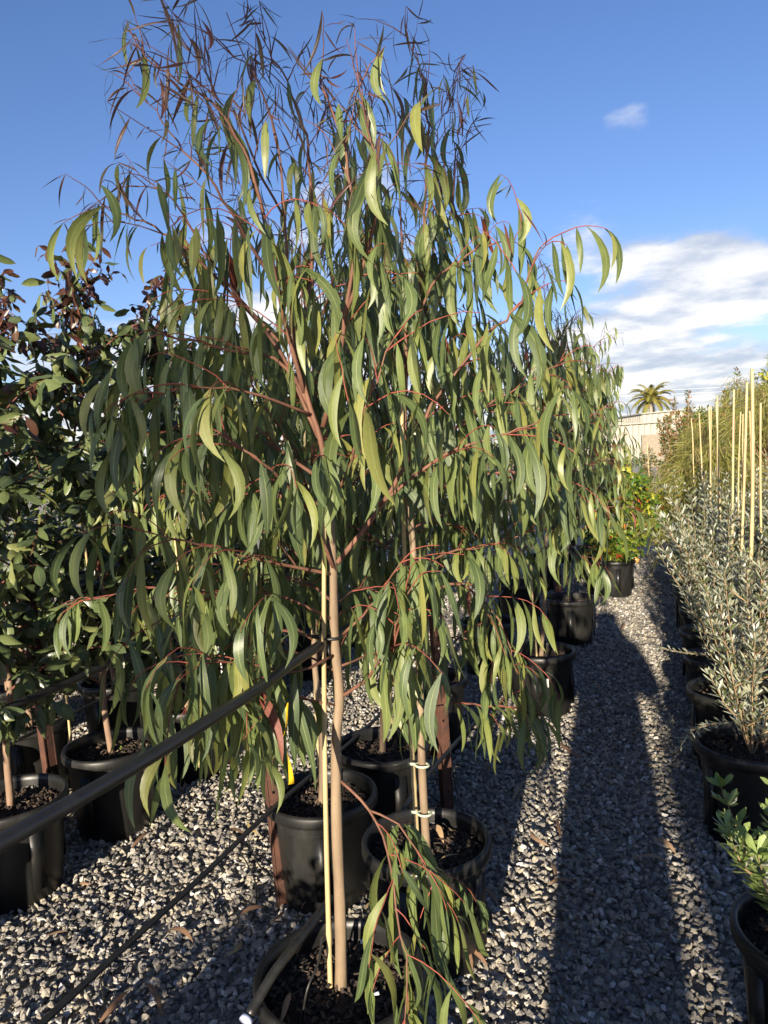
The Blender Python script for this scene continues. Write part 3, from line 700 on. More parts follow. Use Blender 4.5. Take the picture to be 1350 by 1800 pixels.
for x, y, s in lb:
    pot(x, y, 'black pot deep in the shade of the broad-leaved bed', 'pots deep in the broad-leaved bed', chips=y < 4.5)
    broadleaf('broad-leaved bloodwood standing deep in the shaded left bed', (x, y), 2.45+.15*math.sin(s), s, .48, n_br=16, n_obj=60 if y < 4 else 0, group='bloodwoods deep in the left bed', dens=.85)

for k, (x, y) in enumerate([(-2.3, 1.35), (-2.32, .6), (-2.95, 1.4), (-2.95, .6), (-3.6, 2.3), (-3.55, 3.2), (-3.55, 4.2)]):
    pot(x, y, 'black pot of the broad-leaved bed standing in its outer line', 'pots of the outer broad-leaved line', chips=False)
    broadleaf('broad-leaved bloodwood of the outer line of the left bed', (x, y), 2.1 if k < 4 else 2.0, 470+k, .4, n_br=13, n_obj=0, group='bloodwoods of the outer line', dens=.7, lowest=.5 if k > 3 else .8)
# ------------------------------------------------------------------ shrubs
def shrub(name, label, x, y, h, rad, n, shapes, mats_, wts, ll, hw, seed, z0=SOIL_Z, tilt=(70, 35), stems=7, group=None, n_obj=0, cat='shrub', profile=None, droop=0.0, stem_mat='shrub_stem'):
    global rng
    keep = rng; rng = np.random.default_rng(seed)
    origin = np.array([x, y, z0]); o = empty(name, tuple(origin), label, cat, group); LV = Leaves()
    profile = profile or (lambda q: (math.sin(math.pi*min(1, .12+q*.88))**.6))
    st = MB(); nst = max(stems, 3); per = n//nst
    for k in range(nst):
        a = k*2.4+rng.normal(0, .4); rr = rad*math.sqrt((k+.5)/nst); top = h*(rng.uniform(.75, 1.0) if k else 1.0)*(1-.25*(rr/rad)**2)
        P = spline([(0, 0, 0), (rr*.35*math.cos(a), rr*.35*math.sin(a), top*.3), (rr*.8*math.cos(a), rr*.8*math.sin(a), top*.68), (rr*math.cos(a), rr*math.sin(a), top)], 16)
        st.tube(P, np.linspace(.006*h, .0015*h, 16), 4, cap=False)
        for i in range(per):
            q = rng.uniform(.1, 1)**.8; j = min(int(q*15), 14); c = P[j]+(P[j+1]-P[j])*(q*15-j if q < 1 else 1)
            off = rng.normal(0, 1, 3); off /= np.linalg.norm(off); ro = rad*.42*profile(q)*rng.random()**.5
            p = c+off*ro*np.array([1, 1, .8])+np.array([0, 0, -droop*rng.random()]); p[2] = max(p[2], .02-z0 if z0 < .1 else -.15)
            m_ = mats_[rng.choice(len(mats_), p=wts)]; l_ = rng.uniform(*ll)
            LV.add(p+origin, leaf_rot(math.atan2(off[1], off[0])-math.pi/2+rng.normal(0, .5), R(rng.normal(*tilt)), rng.normal(0, .8)), l_, l_*hw*rng.uniform(.8, 1.2), shapes[rng.integers(len(shapes))], m_)
    st.build('stems', stem_mat, o); LV.emit(o, origin, n_obj); rng = keep
    return o
# bright shrubs behind the left bed
for k, (x, y, h) in enumerate([(-4.3, 2.7, 1.5), (-4.2, 3.4, 1.5), (-4.2, 4.1, 1.5), (-4.1, 4.7, 1.35), (-4.0, 5.6, 1.3), (-4.1, 6.6, 1.35), (-4.0, 7.8, 1.3), (-4.4, 5.2, 1.5)]):
    pot(x, y, 'black pot of a yellow-green shrub behind the broad-leaved bed', 'pots behind the broad-leaved bed', chips=False)
    shrub('yellow_green_shrub', 'bushy yellow-green shrub catching sun behind the broad-leaved bed', x, y, h, .42, 1500, DIAMOND, ['shrub_yellow_leaf', 'shrub_green_leaf'], [.7, .3], (.03, .06), .24, 70+k, tilt=(100, 35), stems=9, group='yellow-green shrubs behind the left bed')
# the green, yellow and red shrub at the path edge
pY = at_z(1075, 978, .34)
sx, sy = -.52, 8.0
pot(pE[0], pE[1], 'black pot with white sticker standing under the yellow-and-red leaved shrub', sticker=R(-82))
pot(-.38, 8.0, 'black pot of the yellow-and-red leaved shrub at the path edge')
shrub('sacred_bamboo_shrub', 'green shrub with yellow and red leaves at the path edge', -.36, 8.0, 1.12, .46, 2600, SPINDLE, ['shrub_green_leaf', 'shrub_yellow_leaf', 'shrub_red_leaf'], [.5, .42, .08], (.05, .085), .23, 90, tilt=(60, 30), stems=10)
auto_gum(pE[0], pE[1], 'weeping gum rising right above the yellow-and-red leaved shrub', 2.6, 15, n_br=16, spread=.45, n_obj=60, detail=False, lowest=.9, gap=.08, leaf_gap=.045)

# ------------------------------------------------------------------ silver-leaved banksias of the right bed
def banksia(label, x, y, h, seed, stems=7, spread=.26, group=None, n_obj=0, silver=.2, side=None, lscale=1.0, wide=1.0, leaf_m='banksia_leaf'):
    global rng
    keep = rng; rng = np.random.default_rng(seed)
    origin = np.array([x, y, SOIL_Z+.015]); o = empty('banksia_shrub', tuple(origin), label, 'shrub', group); LV = Leaves(); sm = MB()
    lines = []
    for k in range(stems):
        a = k*2.4+rng.normal(0, .4); rr = spread*math.sqrt((k+.3)/stems); top = (h-SOIL_Z)*rng.uniform(.6, 1.0) if k else h-SOIL_Z
        P = spline([(0, 0, 0), (rr*.4*math.cos(a), rr*.4*math.sin(a), top*.3), (rr*.85*math.cos(a), rr*.85*math.sin(a), top*.7), (rr*1.05*math.cos(a), rr*1.05*math.sin(a), top)], 18); lines.append(P)
        for _ in range(3):
            i = rng.integers(4, 14); b_ = a+rng.normal(0, 1.2); ln = rng.uniform(.1, .28)
            lines.append(spline([P[i], P[i]+ln*.5*np.array([math.cos(b_)*.7, math.sin(b_)*.7, .6]), P[i]+ln*np.array([math.cos(b_)*.75, math.sin(b_)*.75, 1.0])], 10))
    for pts in side or []: lines.append(spline(np.array(pts)-origin, 16))
    for P in lines:
        sm.tube(P, np.linspace(.004, .0013, len(P)), 4, cap=False); s = arclen(P); u = .14*s[-1]; ph = rng.uniform(0, 6.28)
        while u < s[-1]:
            i = min(np.searchsorted(s, u), len(P)-1); p = P[i]; tv = P[i]-P[i-1]; tv /= np.linalg.norm(tv)
            for w in range(3):
                az = ph+w*2.09+rng.normal(0, .25); ln = rng.uniform(.038, .062)*(1-.25*u/s[-1])*lscale
                ov = np.array([math.cos(az), math.sin(az), 0]); dv = ov*rng.uniform(.7, 1.0)+tv*rng.uniform(.5, .9); dv /= np.linalg.norm(dv)
                a2 = math.atan2(dv[1], dv[0])-math.pi/2; tl = math.acos(np.clip(-dv[2], -1, 1))
                LV.add(p+origin, leaf_rot(a2, tl, rng.normal(math.pi, .35)), ln, ln*rng.uniform(.085, .12)*(1.15 if lscale > 1 else 1)*wide, OBLONG[rng.integers(6)], 'banksia_silver' if rng.random() < silver else leaf_m)
            ph += .9; u += .0125*lscale*rng.uniform(.8, 1.2)
    o2 = sm.build('stems', 'shrub_stem', o); LV.emit(o, origin, n_obj); rng = keep
    return len(LV.items)
r0 = at_z(1318, 1312, .38)
RX = .345
side1 = [at_d(1330, 1275, 3.0), at_d(1270, 1270, 2.95), at_d(1215, 1285, 2.9), at_d(1198, 1310, 2.88)]
side2 = [at_d(1330, 1180, 3.55), at_d(1262, 1155, 3.5), at_d(1210, 1148, 3.48), at_d(1160, 1140, 3.46)]
banks = [(RX, 3.12, 1.12, 101, 'silver-leaved banksia whose low side shoot reaches over the path gravel', 'black pot of the banksia with the low side shoot over the gravel', [side1], 200),
         (RX, 3.78, 1.15, 102, 'silver-leaved banksia with one long pale shoot pointing across the path', 'black pot under the banksia with the long pale shoot', [side2], 150)]
for x, y, h, s, l_, pl, sd, no in banks:
    pot(x, y, pl, scale=1.04); print('banksia', banksia(l_, x, y, h, s, 8, .22, None, no, side=sd))
for k, (x, y) in enumerate([(RX, 4.4), (RX, 5.0), (RX+.02, 5.65), (RX, 6.35), (RX+.02, 7.1), (.82, 3.6), (.84, 4.3), (.84, 5.0), (.84, 5.8), (.84, 6.7), (.84, 7.6)]):
    edge = x < .5; od = ['first', 'second', 'third', 'fourth', 'fifth', 'sixth'][min(k, 5)]
    pot(x, y, f'black pot of the {od} banksia along the path past the long pale shoot' if edge else 'black pot in the back line of the banksia bed', 'pots along the banksia bed edge' if edge else 'pots in the back line of the banksia bed', chips=False)
    banksia(f'silver-leaved banksia, {od} along the path past the one with the long pale shoot' if edge else 'silver-leaved banksia in the back line of its bed', x, y, 1.2+.12*math.sin(k*2.1)+(.1 if not edge else 0), 110+k, 8, .24, 'banksias along the path edge' if edge else 'banksias in the back line', 0, lscale=1.25 if y > 4.6 else 1.0)
# the glossy young plant in the corner and the plants of the same bed beside and behind the viewer
pot(RX+.02, 1.95, 'black pot with a sunlit grey rim holding the small glossy-leaved plant')
banksia('small glossy green young plant with some pale sunlit leaves in the corner pot', RX+.0, 1.95, .74, 140, 6, .22, None, 150, silver=.06, lscale=1.05, wide=1.7, leaf_m='corner_leaf')

# ------------------------------------------------------------------ bamboo stakes
def bamboo(p0, p1, r, label, group=None, bend=.008):
    p0, p1 = np.asarray(p0, float), np.asarray(p1, float); ln = np.linalg.norm(p1-p0); n = max(6, int(ln/.03)); P = []; rad = []
    bd = rng.normal(0, bend, 3)
    nodes = np.cumsum(rng.uniform(.16, .26, 30))
    for i in range(n+1):
        q = i/n; P.append((p1-p0)*q+bd*math.sin(math.pi*q)); dn = np.min(abs(nodes-q*ln)); rad.append(r*(1-.25*q)*(1+.22*max(0, 1-dn/.016)))
    o = MB(); o.tube(P, rad, 8); ob = o.build('bamboo_stake', 'bamboo', None, tuple(p0)); tag(ob, label, 'stake', group); return ob
s1 = at_z(578, 1765, SOIL_Z); d_ = s1@FH
bamboo(at_z(582, 1770, .30), at_d(571, 808, D1-.03), .0065, 'straight bamboo stake beside the foremost gum trunk, top among its branches')
bamboo(at_z(735, 1503, .30), at_d(706, 700, D2-.02), .0085, 'bamboo stake bound to the second gum by two green ties')
bamboo(at_z(562, 1390, .30), np.array([pA[0]+.02, pA[1], 1.7]), .006, 'bamboo stake in the pot behind the yellow-taped picket')
bamboo(at_z(690, 1300, .30), np.array([pB[0]+.03, pB[1]+.02, 1.6]), .006, 'bamboo stake in the shaded pot between the two pickets')
bamboo((pC[0]-.02, pC[1]-.03, .30), (pC[0]-.05, pC[1]-.02, 1.7), .006, 'bamboo stake along the trunk in the stickered pot')
bamboo(at_z(192, 1322, .30), at_d(130, 800, lf[0][0]@FH-.04), .006, 'thin pale cane leaning in the pot with the green clip')
for k, (px, py, tx, ty, D) in enumerate([(345, 1262, 300, 900, 3.1), (122, 1275, 110, 1000, 3.45), (243, 1190, 236, 960, 3.6), (425, 1170, 420, 980, 3.7)]):
    b_ = at_d(px, py, D); b_[2] = .3; bamboo(b_, at_d(tx, ty, D), .006, 'thin bamboo cane standing in shade in the broad-leaved bed', 'canes in the broad-leaved bed')
stk = [((1308, 1195), (1322, 648), 3.55, .0105), ((1296, 1100), (1313, 672), 4.1, .009), ((1287, 1050), (1290, 685), 4.7, .0085), ((1262, 1010), (1261, 697), 5.3, .008), ((1270, 1000), (1259, 706), 5.3, .0075), ((1253, 985), (1250, 715), 5.9, .008), ((1247, 960), (1246, 715), 6.5, .008), ((1240, 940), (1229, 726), 7.2, .008), ((1225, 940), (1215, 735), 8.0, .008), ((1222, 930), (1217, 750), 7.4, .007), ((1343, 1000), (1337, 708), 4.4, .008), ((1305, 980), (1302, 724), 5.6, .007), ((1303, 960), (1306, 728), 6.4, .007), ((1318, 960), (1318, 722), 6.0, .007)]
for k, ((bx, by), (tx, ty), D, r) in enumerate(stk):
    b_ = at_d(bx, by, D); 
    lab, grp = ('thick pale bamboo stake, tallest over the banksia bed', None) if k == 0 else ('pale bamboo stake standing among the banksias of the right bed', 'stakes of the banksia bed')
    t_ = at_d(tx, ty, D); b_ = t_+(b_-t_)*((t_[2]-.3)/max(.2, (t_[2]-b_[2]))); bamboo(b_, t_, r, lab, grp, .012)

# ------------------------------------------------------------------ rusty steel pickets
def picket(base, top_z, label, face_az, lean=(0, 0), w=.052, group=None):
    """a pressed steel post: drilled face plate with two folded flanges"""
    o = empty('steel_picket', (base[0], base[1], 0), label, 'post', group, face_az); o.rotation_euler = (lean[0], lean[1], face_az)
    t_ = .004; zs = [-.1]; z = .12; holes = []
    while z < top_z-.08: holes.append(z); z += .16
    xs = [-w/2, -.005, .005, w/2]; cells = []
    for h in holes: zs += [h-.005, h+.005]
    zs.append(top_z); V, F = [], []
    idx = lambda s_, i, j: s_*len(xs)*len(zs)+j*len(xs)+i
    for s_ in (0, 1):
        for z in zs:
            for x in xs: V.append((x, -t_/2 if s_ == 0 else t_/2, z))
    for j in range(len(zs)-1):
        for i in range(3):
            if i == 1 and j % 2 == 1:
                a = [(i, j), (i+1, j), (i+1, j+1), (i, j+1)]
                for q in range(4): F.append((idx(0, *a[q]), idx(1, *a[q]), idx(1, *a[(q+1) % 4]), idx(0, *a[(q+1) % 4])))
                continue
            F.append((idx(0, i, j), idx(0, i+1, j), idx(0, i+1, j+1), idx(0, i, j+1))); F.append((idx(1, i, j), idx(1, i, j+1), idx(1, i+1, j+1), idx(1, i+1, j)))
    m_ = MB(); m_.add(V, F); m_.build('face_plate', 'rusty_steel', o, smooth_=False)
    for sx in (-1, 1):
        f = MB(); f.box((sx*(w/2+.0015), .013, top_z/2-.05), (.0042, .036, top_z+.1+.002)); f.build('flange', 'rusty_steel', o, smooth_=False)
    return o
def face(p): return math.atan2(p[1], p[0])-math.pi/2
q1 = at_z(502, 1600); q2 = at_z(790, 1438); q3 = at_z(106, 1462); q4 = at_z(985, 1108)
picket(q1, 1.05, 'rusty drilled steel picket in front of the pot with yellow tape', face(q1)+.25, lean=(0, R(-2.0)), w=.042)
picket(q2, 1.15, 'dark rusty steel picket standing behind the second gum pot', face(q2)+.5, lean=(0, R(-1.0)), w=.04)
picket(q3, 1.2, 'dark rusty steel picket among the broad-leaved trees of the left bed', face(q3)+.6, lean=(0, R(-2.5)), w=.045)
picket(q4, 1.1, 'rusty steel picket beside the pot at the head of the human shadow', face(q4)+.4, lean=(0, R(-1.0)), w=.045)

# ------------------------------------------------------------------ irrigation pipes
def pipe(pts, r, label, group=None, n=60, sag=0.0, m_='black_pipe', name='irrigation_pipe'):
    P = spline(pts, n); P[:, 2] -= sag*np.sin(np.linspace(0, math.pi*3, n))**2
    o0 = P[0].copy(); b = MB(); b.tube(P-o0, r, 12); ob = b.build(name, m_, None, tuple(o0)); return tag(ob, label, 'pipe', group)
xP1 = at_d(580, 1118, D1-.02)[0]-.02
A_ = at_x(-60, 1516, xP1-.02); B_ = at_x(240, 1345, xP1); C_ = at_x(450, 1213, xP1); D_ = at_x(582, 1122, xP1)
zP1 = D_[2]
pipe([A_+(A_-B_)*1.5, A_, B_, C_, D_, (xP1, 3.0, zP1-.01), (xP1-.01, 4.5, zP1), (xP1, 7, zP1-.01), (xP1, 12, zP1)], .0108, 'thick black pipe tied to the foremost gum trunk, running down its bed')
xP2 = -2.06
pts2 = [at_x(-80, 1287, xP2), at_x(0, 1252, xP2), at_x(333, 1105, xP2), at_x(422, 1070, xP2)]; z2 = pts2[-1][2]
pipe([pts2[0]+(pts2[0]-pts2[1])]+pts2+[(xP2, 5.5, z2), (xP2, 8, z2), (xP2, 12, z2)], .016, 'thick black pipe crossing before the broad-leaved trees at the dark picket')
xP3 = q1[0]+.02
pts3 = [at_x(40, 1830, xP3), at_x(200, 1682, xP3), at_x(350, 1545, xP3), at_x(490, 1412, xP3), at_x(640, 1283, xP3)]; z3 = pts3[-1][2]
pipe(pts3+[(xP3, 3.6, z3), (xP3, 5, z3-.02), (xP3, 8, z3)], .0085, 'thin black pipe low over the gravel, fixed to the yellow-taped picket')
xP4 = q2[0]+.03
pts4 = [at_x(690, 1455, xP4), at_x(735, 1385, xP4), at_x(790, 1318, xP4), at_x(896, 1200, xP4), at_x(970, 1075, xP4), at_x(985, 1040, xP4)]
pipe(pts4, .009, 'black pipe sloping past the stickered pot between two pickets')
for k, (px0, py0, px1, py1, xx) in enumerate([(0, 1035, 250, 985, -2.62), (0, 1316, 250, 1195, -2.6), (-20, 1040, 240, 940, -3.3)]):
    a, b_ = at_x(px0, py0, xx), at_x(px1, py1, xx); dd = (b_-a)/np.linalg.norm(b_-a)
    pipe([a-dd*.6, a, b_, b_+dd*3], .0075, 'thin black pipe deep among the trunks of the broad-leaved bed', 'thin pipes deep in the left bed')
# pipe of the banksia bed
a, b_ = at_x(1330, 937, .60), at_x(1258, 882, .60)
pipe([a+(a-b_)*.5, a, b_, (.60, 9, b_[2]), (.6, 12, b_[2])], .011, 'black pipe running through the banksia stakes of the right bed')
# broken pipe lying across the front pot, with its blue-white cap
c0 = at_z(437, 1787, .40); c1 = at_d(520, 1660, D1+.0); c2 = at_d(582, 1580, D1+.18)
pp = pipe([c0, c0*.5+c1*.5+np.array([0, 0, .01]), c1, c2], .0115, 'dark pipe stub with pale blue end cap leaning in the foremost pot', n=20)
cap = MB(); ax = (c0-c1)/np.linalg.norm(c0-c1); cap.tube([np.zeros(3), ax*.012], .0145, 20); cp = cap.build('end_cap', 'blue_cap', pp, tuple(c0-pp.location+ax*.002)); cp['label'] = 'pale blue round end cap'
# thin drip hoses
def hose(pts, label, group='thin drip hoses'):
    P = spline(pts, 30); b = MB(); o0 = P[0].copy(); b.tube(P-o0, .0028, 7); return tag(b.build('drip_hose', 'black_pipe', None, tuple(o0)), label, 'hose', group)
hose([at_z(418, 1490, .03), at_z(447, 1545, .06), at_z(448, 1600, .03), at_z(425, 1640, .012), at_z(392, 1660, .012)], 'thin black drip hose curling over gravel before the yellow-taped picket', None)
hose([at_z(435, 1475, .06), at_z(455, 1520, .04), at_z(485, 1540, .03), at_z(497, 1538, .02)], 'short drip hose bent towards the foot of the yellow-taped picket', None)
hose([at_d(566, 1645, D1-.02), at_d(560, 1690, D1-.06), at_d(540, 1740, D1-.1), at_z(530, 1800, .34)], 'thin drip hose dropping into the foremost pot beside its stake', None)
hose([at_z(150, 1740, .03), at_z(168, 1775, .04), at_z(174, 1815, .02)], 'pale worn hose end poking from gravel under the low pipe', None)
hose([at_z(176, 1718, .05), at_z(183, 1760, .04), at_z(186, 1812, .02)], 'second pale hose end beside it under the low pipe', None)
hose([at_d(790, 1300, 2.75), at_d(800, 1380, 2.7), at_z(815, 1432, .02)], 'drip hose hanging from the dark picket behind the second gum pot', None)
hose([at_z(640, 1330, .36), at_z(690, 1345, .42), at_z(745, 1330, .4), at_z(770, 1380, .2)], 'drip hose looping out of the shaded pot between the pickets', None)
# drippers, ties, tags
def clip(p, label, size=(.02, .006, .008), m_='white_tag', name='dripper', rz=0):
    b = MB(); b.box((0, 0, 0), size, rot=[[math.cos(rz), -math.sin(rz), 0], [math.sin(rz), math.cos(rz), 0], [0, 0, 1]]); b.tube([(0, 0, 0), (0, 0, -.05)], .003, 6); b.tube([(0, 0, 0), (size[0]*.8, 0, .01)], .004, 6)
    return tag(b.build(name, m_, None, tuple(p)), label, 'dripper')
clip(at_z(640, 1655, SOIL_Z+.05), 'clear plastic dripper standing in the soil of the foremost pot', m_='wire', rz=.5)
clip(at_z(655, 1750, SOIL_Z+.03), 'second clear dripper at the hose end in the foremost pot', m_='wire', rz=1.1)
def plant_tag(p, label, w=.035, h=.04, stem=.08):
    o = empty('plant_tag', tuple(p), label, 'tag', None, face(p)); a = MB(); a.box((0, 0, h/2+stem), (w, .0015, h)); a.build('card', 'white_tag', o, smooth_=False)
    b = MB(); b.box((0, .002, stem/2), (.006, .0015, stem)); b.build('stem', 'white_tag', o, smooth_=False)
    c = MB()
    for k in range(3): c.box((0, -.0012, stem+h*(.75-.22*k)), (w*.7, .0006, .002))
    c.build('print', 'tag_print', o, smooth_=False)
plant_tag(at_d(390, 1185, 3.3), 'white plant tag standing beside the hanging gum leaves', .04, .04, .09)
plant_tag(at_z(1078, 985, .36), 'small white tag in the pot under the yellow-and-red leaved shrub', .05, .05, .12)
tg = MB(); tg.box((0, 0, .006), (.02, .014, .012)); tg.box((.008, 0, .014), (.008, .006, .01)); tag(tg.build('green_clip', 'shrub_green_leaf', None, tuple(at_z(211, 1318, SOIL_Z+.02))), 'small bright green clip lying on the soil of a left pot', 'clip')
def tie(p, r, label, m_):
    b = MB(); ang = np.linspace(0, 2*math.pi, 17); b.tube([(r*math.cos(a), r*.8*math.sin(a), 0) for a in ang], .004, 6, cap=False); b.box((-r-.012, 0, 0), (.026, .002, .009)); tag(b.build('plant_tie', m_, None, tuple(p)), label, 'tie')
tie(at_d(742, 1345, D2-.01), .021, 'upper pale green plastic tie round the second gum and its stake', 'green_tape')
tie(at_d(746, 1430, D2-.01), .021, 'lower pale green plastic tie round the second gum and its stake', 'green_tape')
tie(at_d(582, 1120, D1-.01), .024, 'black tie holding the thick pipe to the foremost gum trunk', 'black_plastic')
# yellow tape on the trunk behind the picket
yb = MB(); tp = [at_d(503, 1235, pA@FH-.05), at_d(500, 1290, pA@FH-.06), at_d(508, 1340, pA@FH-.05), at_d(512, 1378, pA@FH-.04)]
P = spline(tp, 12); V = []; F = []
for i, p in enumerate(P):
    a = i*.35; V += [p+np.array([.011*math.cos(a), .011*math.sin(a), 0]), p-np.array([.011*math.cos(a), .011*math.sin(a), 0])]
    if i: F.append((2*i-2, 2*i-1, 2*i+1, 2*i))
yb.add(np.array(V)-P[0], F); yo = yb.build('yellow_tape', 'yellow_tape', None, tuple(P[0])); tag(yo, 'strip of bright yellow tape hanging beside the rusty picket', 'tape')
md = yo.modifiers.new('thickness', 'SOLIDIFY'); md.thickness = .0012

# ------------------------------------------------------------------ leaf litter on the gravel
lit_px = [(268, 1463, .13), (330, 1430, .07), (150, 1478, .05), (400, 1460, .1), (455, 1470, .09), (500, 1605, .1), (530, 1600, .12), (470, 1600, .09), (425, 1655, .08), (640, 1600, .12), (965, 1490, .1), (985, 1475, .09), (905, 1460, .12), (870, 1460, .12), (900, 1410, .09), (875, 1590, .09), (975, 1548, .1), (962, 1560, .08), (1000, 1430, .07), (1145, 1478, .11), (1180, 1525, .13), (1035, 1570, .06), (830, 1720, .11), (850, 1745, .07), (858, 1705, .08), (1085, 1093, .16), (1090, 1110, .12), (920, 1345, .09), (1195, 1325, .11), (840, 1345, .13), (255, 1730, .12), (225, 1745, .1), (1060, 1215, .1), (1020, 1335, .14), (965, 1340, .07), (1250, 1440, .1), (340, 1660, .1), (120, 1640, .06), (190, 1590, .05), (140, 1555, .06), (315, 1395, .07), (930, 1380, .06), (1195, 1560, .08), (880, 1290, .1), (830, 1290, .1)]
for px, py, ln in lit_px:
    p = at_z(px, py, .044); ln *= 1.25; sh = GUM[rng.integers(14)]
    o = bpy.data.objects.new('fallen_leaf', sh.mesh('dry_leaf')); COL.objects.link(o)
    A = np.eye(4); A[:3, :3] = leaf_rot(rng.uniform(0, 6.28), R(90+rng.normal(0, 6)), rng.normal(0, .3))*np.array([ln*.10, ln, ln]); A[:3, 3] = p+np.array([0, 0, .006]); o.matrix_basis = Matrix(A.tolist())
    tag(o, 'dry curled brown gum leaf fallen on the gravel', 'leaf', 'dry leaves fallen on the gravel')
for px, py, ln, w in ((780, 1482, .09, .16), (800, 1488, .08, .13), (770, 1515, .1, .06), (590, 1360, .08, .12), (610, 1375, .07, .12), (510, 1745, .1, .1), (545, 1380, .06, .15)):
    zz = SOIL_Z+.03; p = at_z(px, py, zz)
    o = bpy.data.objects.new('dry_leaf', GUM[rng.integers(14)].mesh('dry_leaf')); COL.objects.link(o)
    A = np.eye(4); A[:3, :3] = leaf_rot(rng.uniform(0, 6.28), R(88), rng.normal(0, .3))*np.array([ln*w, ln, ln]); A[:3, 3] = p; o.matrix_basis = Matrix(A.tolist())
    tag(o, 'dry tan gum leaf lying on the soil inside a pot', 'leaf', 'dry leaves inside the pots')
# crumpled dead leaf on the trailing branch
# ------------------------------------------------------------------ she-oaks and other plants further along the right bed
def sheoak(label, x, y, h, rad, n, seed, group=None, lean=(0, 0), m_='sheoak_needle'):
    global rng
    keep = rng; rng = np.random.default_rng(seed)
    origin = np.array([x, y, .3]); o = empty('sheoak_shrub', tuple(origin), label, 'shrub', group); LV = Leaves(); st = MB()
    for k in range(n//45):
        a = rng.uniform(0, 6.28); q = rng.random()**.7; z0 = h*(.08+.8*q)-.1; rr = rad*(math.sin(math.pi*(.18+.72*q))**.8)*math.sqrt(rng.uniform(.15, 1))
        P = spline([(0, 0, max(0, z0-.25)), (rr*.6*math.cos(a), rr*.6*math.sin(a), z0+.12), (rr*math.cos(a), rr*math.sin(a), z0-.02)], 8); P[:, 0] += lean[0]*P[:, 2]; P[:, 1] += lean[1]*P[:, 2]
        st.tube(P, np.linspace(.006, .002, 8), 3, cap=False)
        for _ in range(45):
            j = rng.integers(3, 8); p = P[j]+rng.normal(0, .05, 3); ln = rng.uniform(.12, .30)
            LV.add(p+origin, leaf_rot(a-math.pi/2+rng.normal(0, .7), R(rng.normal(38, 28)), rng.uniform(0, 6)), ln, rng.uniform(.0022, .0036), NEEDLE[rng.integers(6)], m_)
    st.build('branches', 'shrub_stem', o); LV.emit(o, origin, 0); rng = keep
pot(.56, 8.3, 'black pot under the feathery she-oak that overhangs the path', chips=False)
sheoak('feathery golden-green she-oak overhanging the path edge', .55, 8.3, 1.35, .8, 8000, 201)
for k, (x, y, h, rd) in enumerate([(1.15, 8.6, 2.0, .6), (1.75, 8.2, 2.1, .6), (1.2, 10.6, 2.3, .7), (2.0, 10.4, 2.3, .7), (.75, 12.2, 1.7, .6), (2.3, 8.9, 2.0, .6)]):
    pot(x, y, 'black pot of a tall she-oak behind the banksia stakes', 'pots of the tall she-oaks', chips=False)
    sheoak('tall feathery she-oak behind the banksia stakes', x, y, h, rd, 4200, 210+k, 'tall she-oaks behind the stakes')
for k, (x, y, h) in enumerate([(.55, 14.0, 2.15), (.62, 16.0, 2.0), (1.35, 14.2, 2.5)]):
    shrub('bronze_conifer', 'upright bronze-tipped conical shrub beyond the she-oaks', x, y, h, .42, 2600, DIAMOND, ['bronze_leaf', 'shrub_green_leaf'], [.75, .25], (.05, .09), .2, 230+k, z0=.3, tilt=(120, 25), stems=11, group='bronze-tipped shrubs beyond the she-oaks', profile=lambda q: 1.15*(1-q)+.12)
    pot(x, y, 'black pot of a bronze-tipped conical shrub', 'pots of the bronze-tipped shrubs', chips=False)
# far block of small staked plants before the block wall
for k in range(11):
    x = -2.6+k*.62; y = 27+.4*math.sin(k*3)
    shrub('nursery_plant', 'small staked dark plant in the far block before the cream wall', x, y, .95+.12*math.sin(k*2), .34, 420, DIAMOND, ['far_tree_leaf', 'bronze_leaf'], [.7, .3], (.07, .13), .25, 250+k, z0=.3, tilt=(100, 30), stems=5, group='staked plants in the far block')
    pot(x, y, 'black pot of a small staked plant in the far block', 'pots in the far block', chips=False)
    bamboo((x+.05, y-.1, .3), (x+.05+rng.normal(0, .03), y-.1, 1.45+.12*math.cos(k*1.7)), .016, 'short bamboo stake in the far block before the cream wall', 'stakes in the far block')

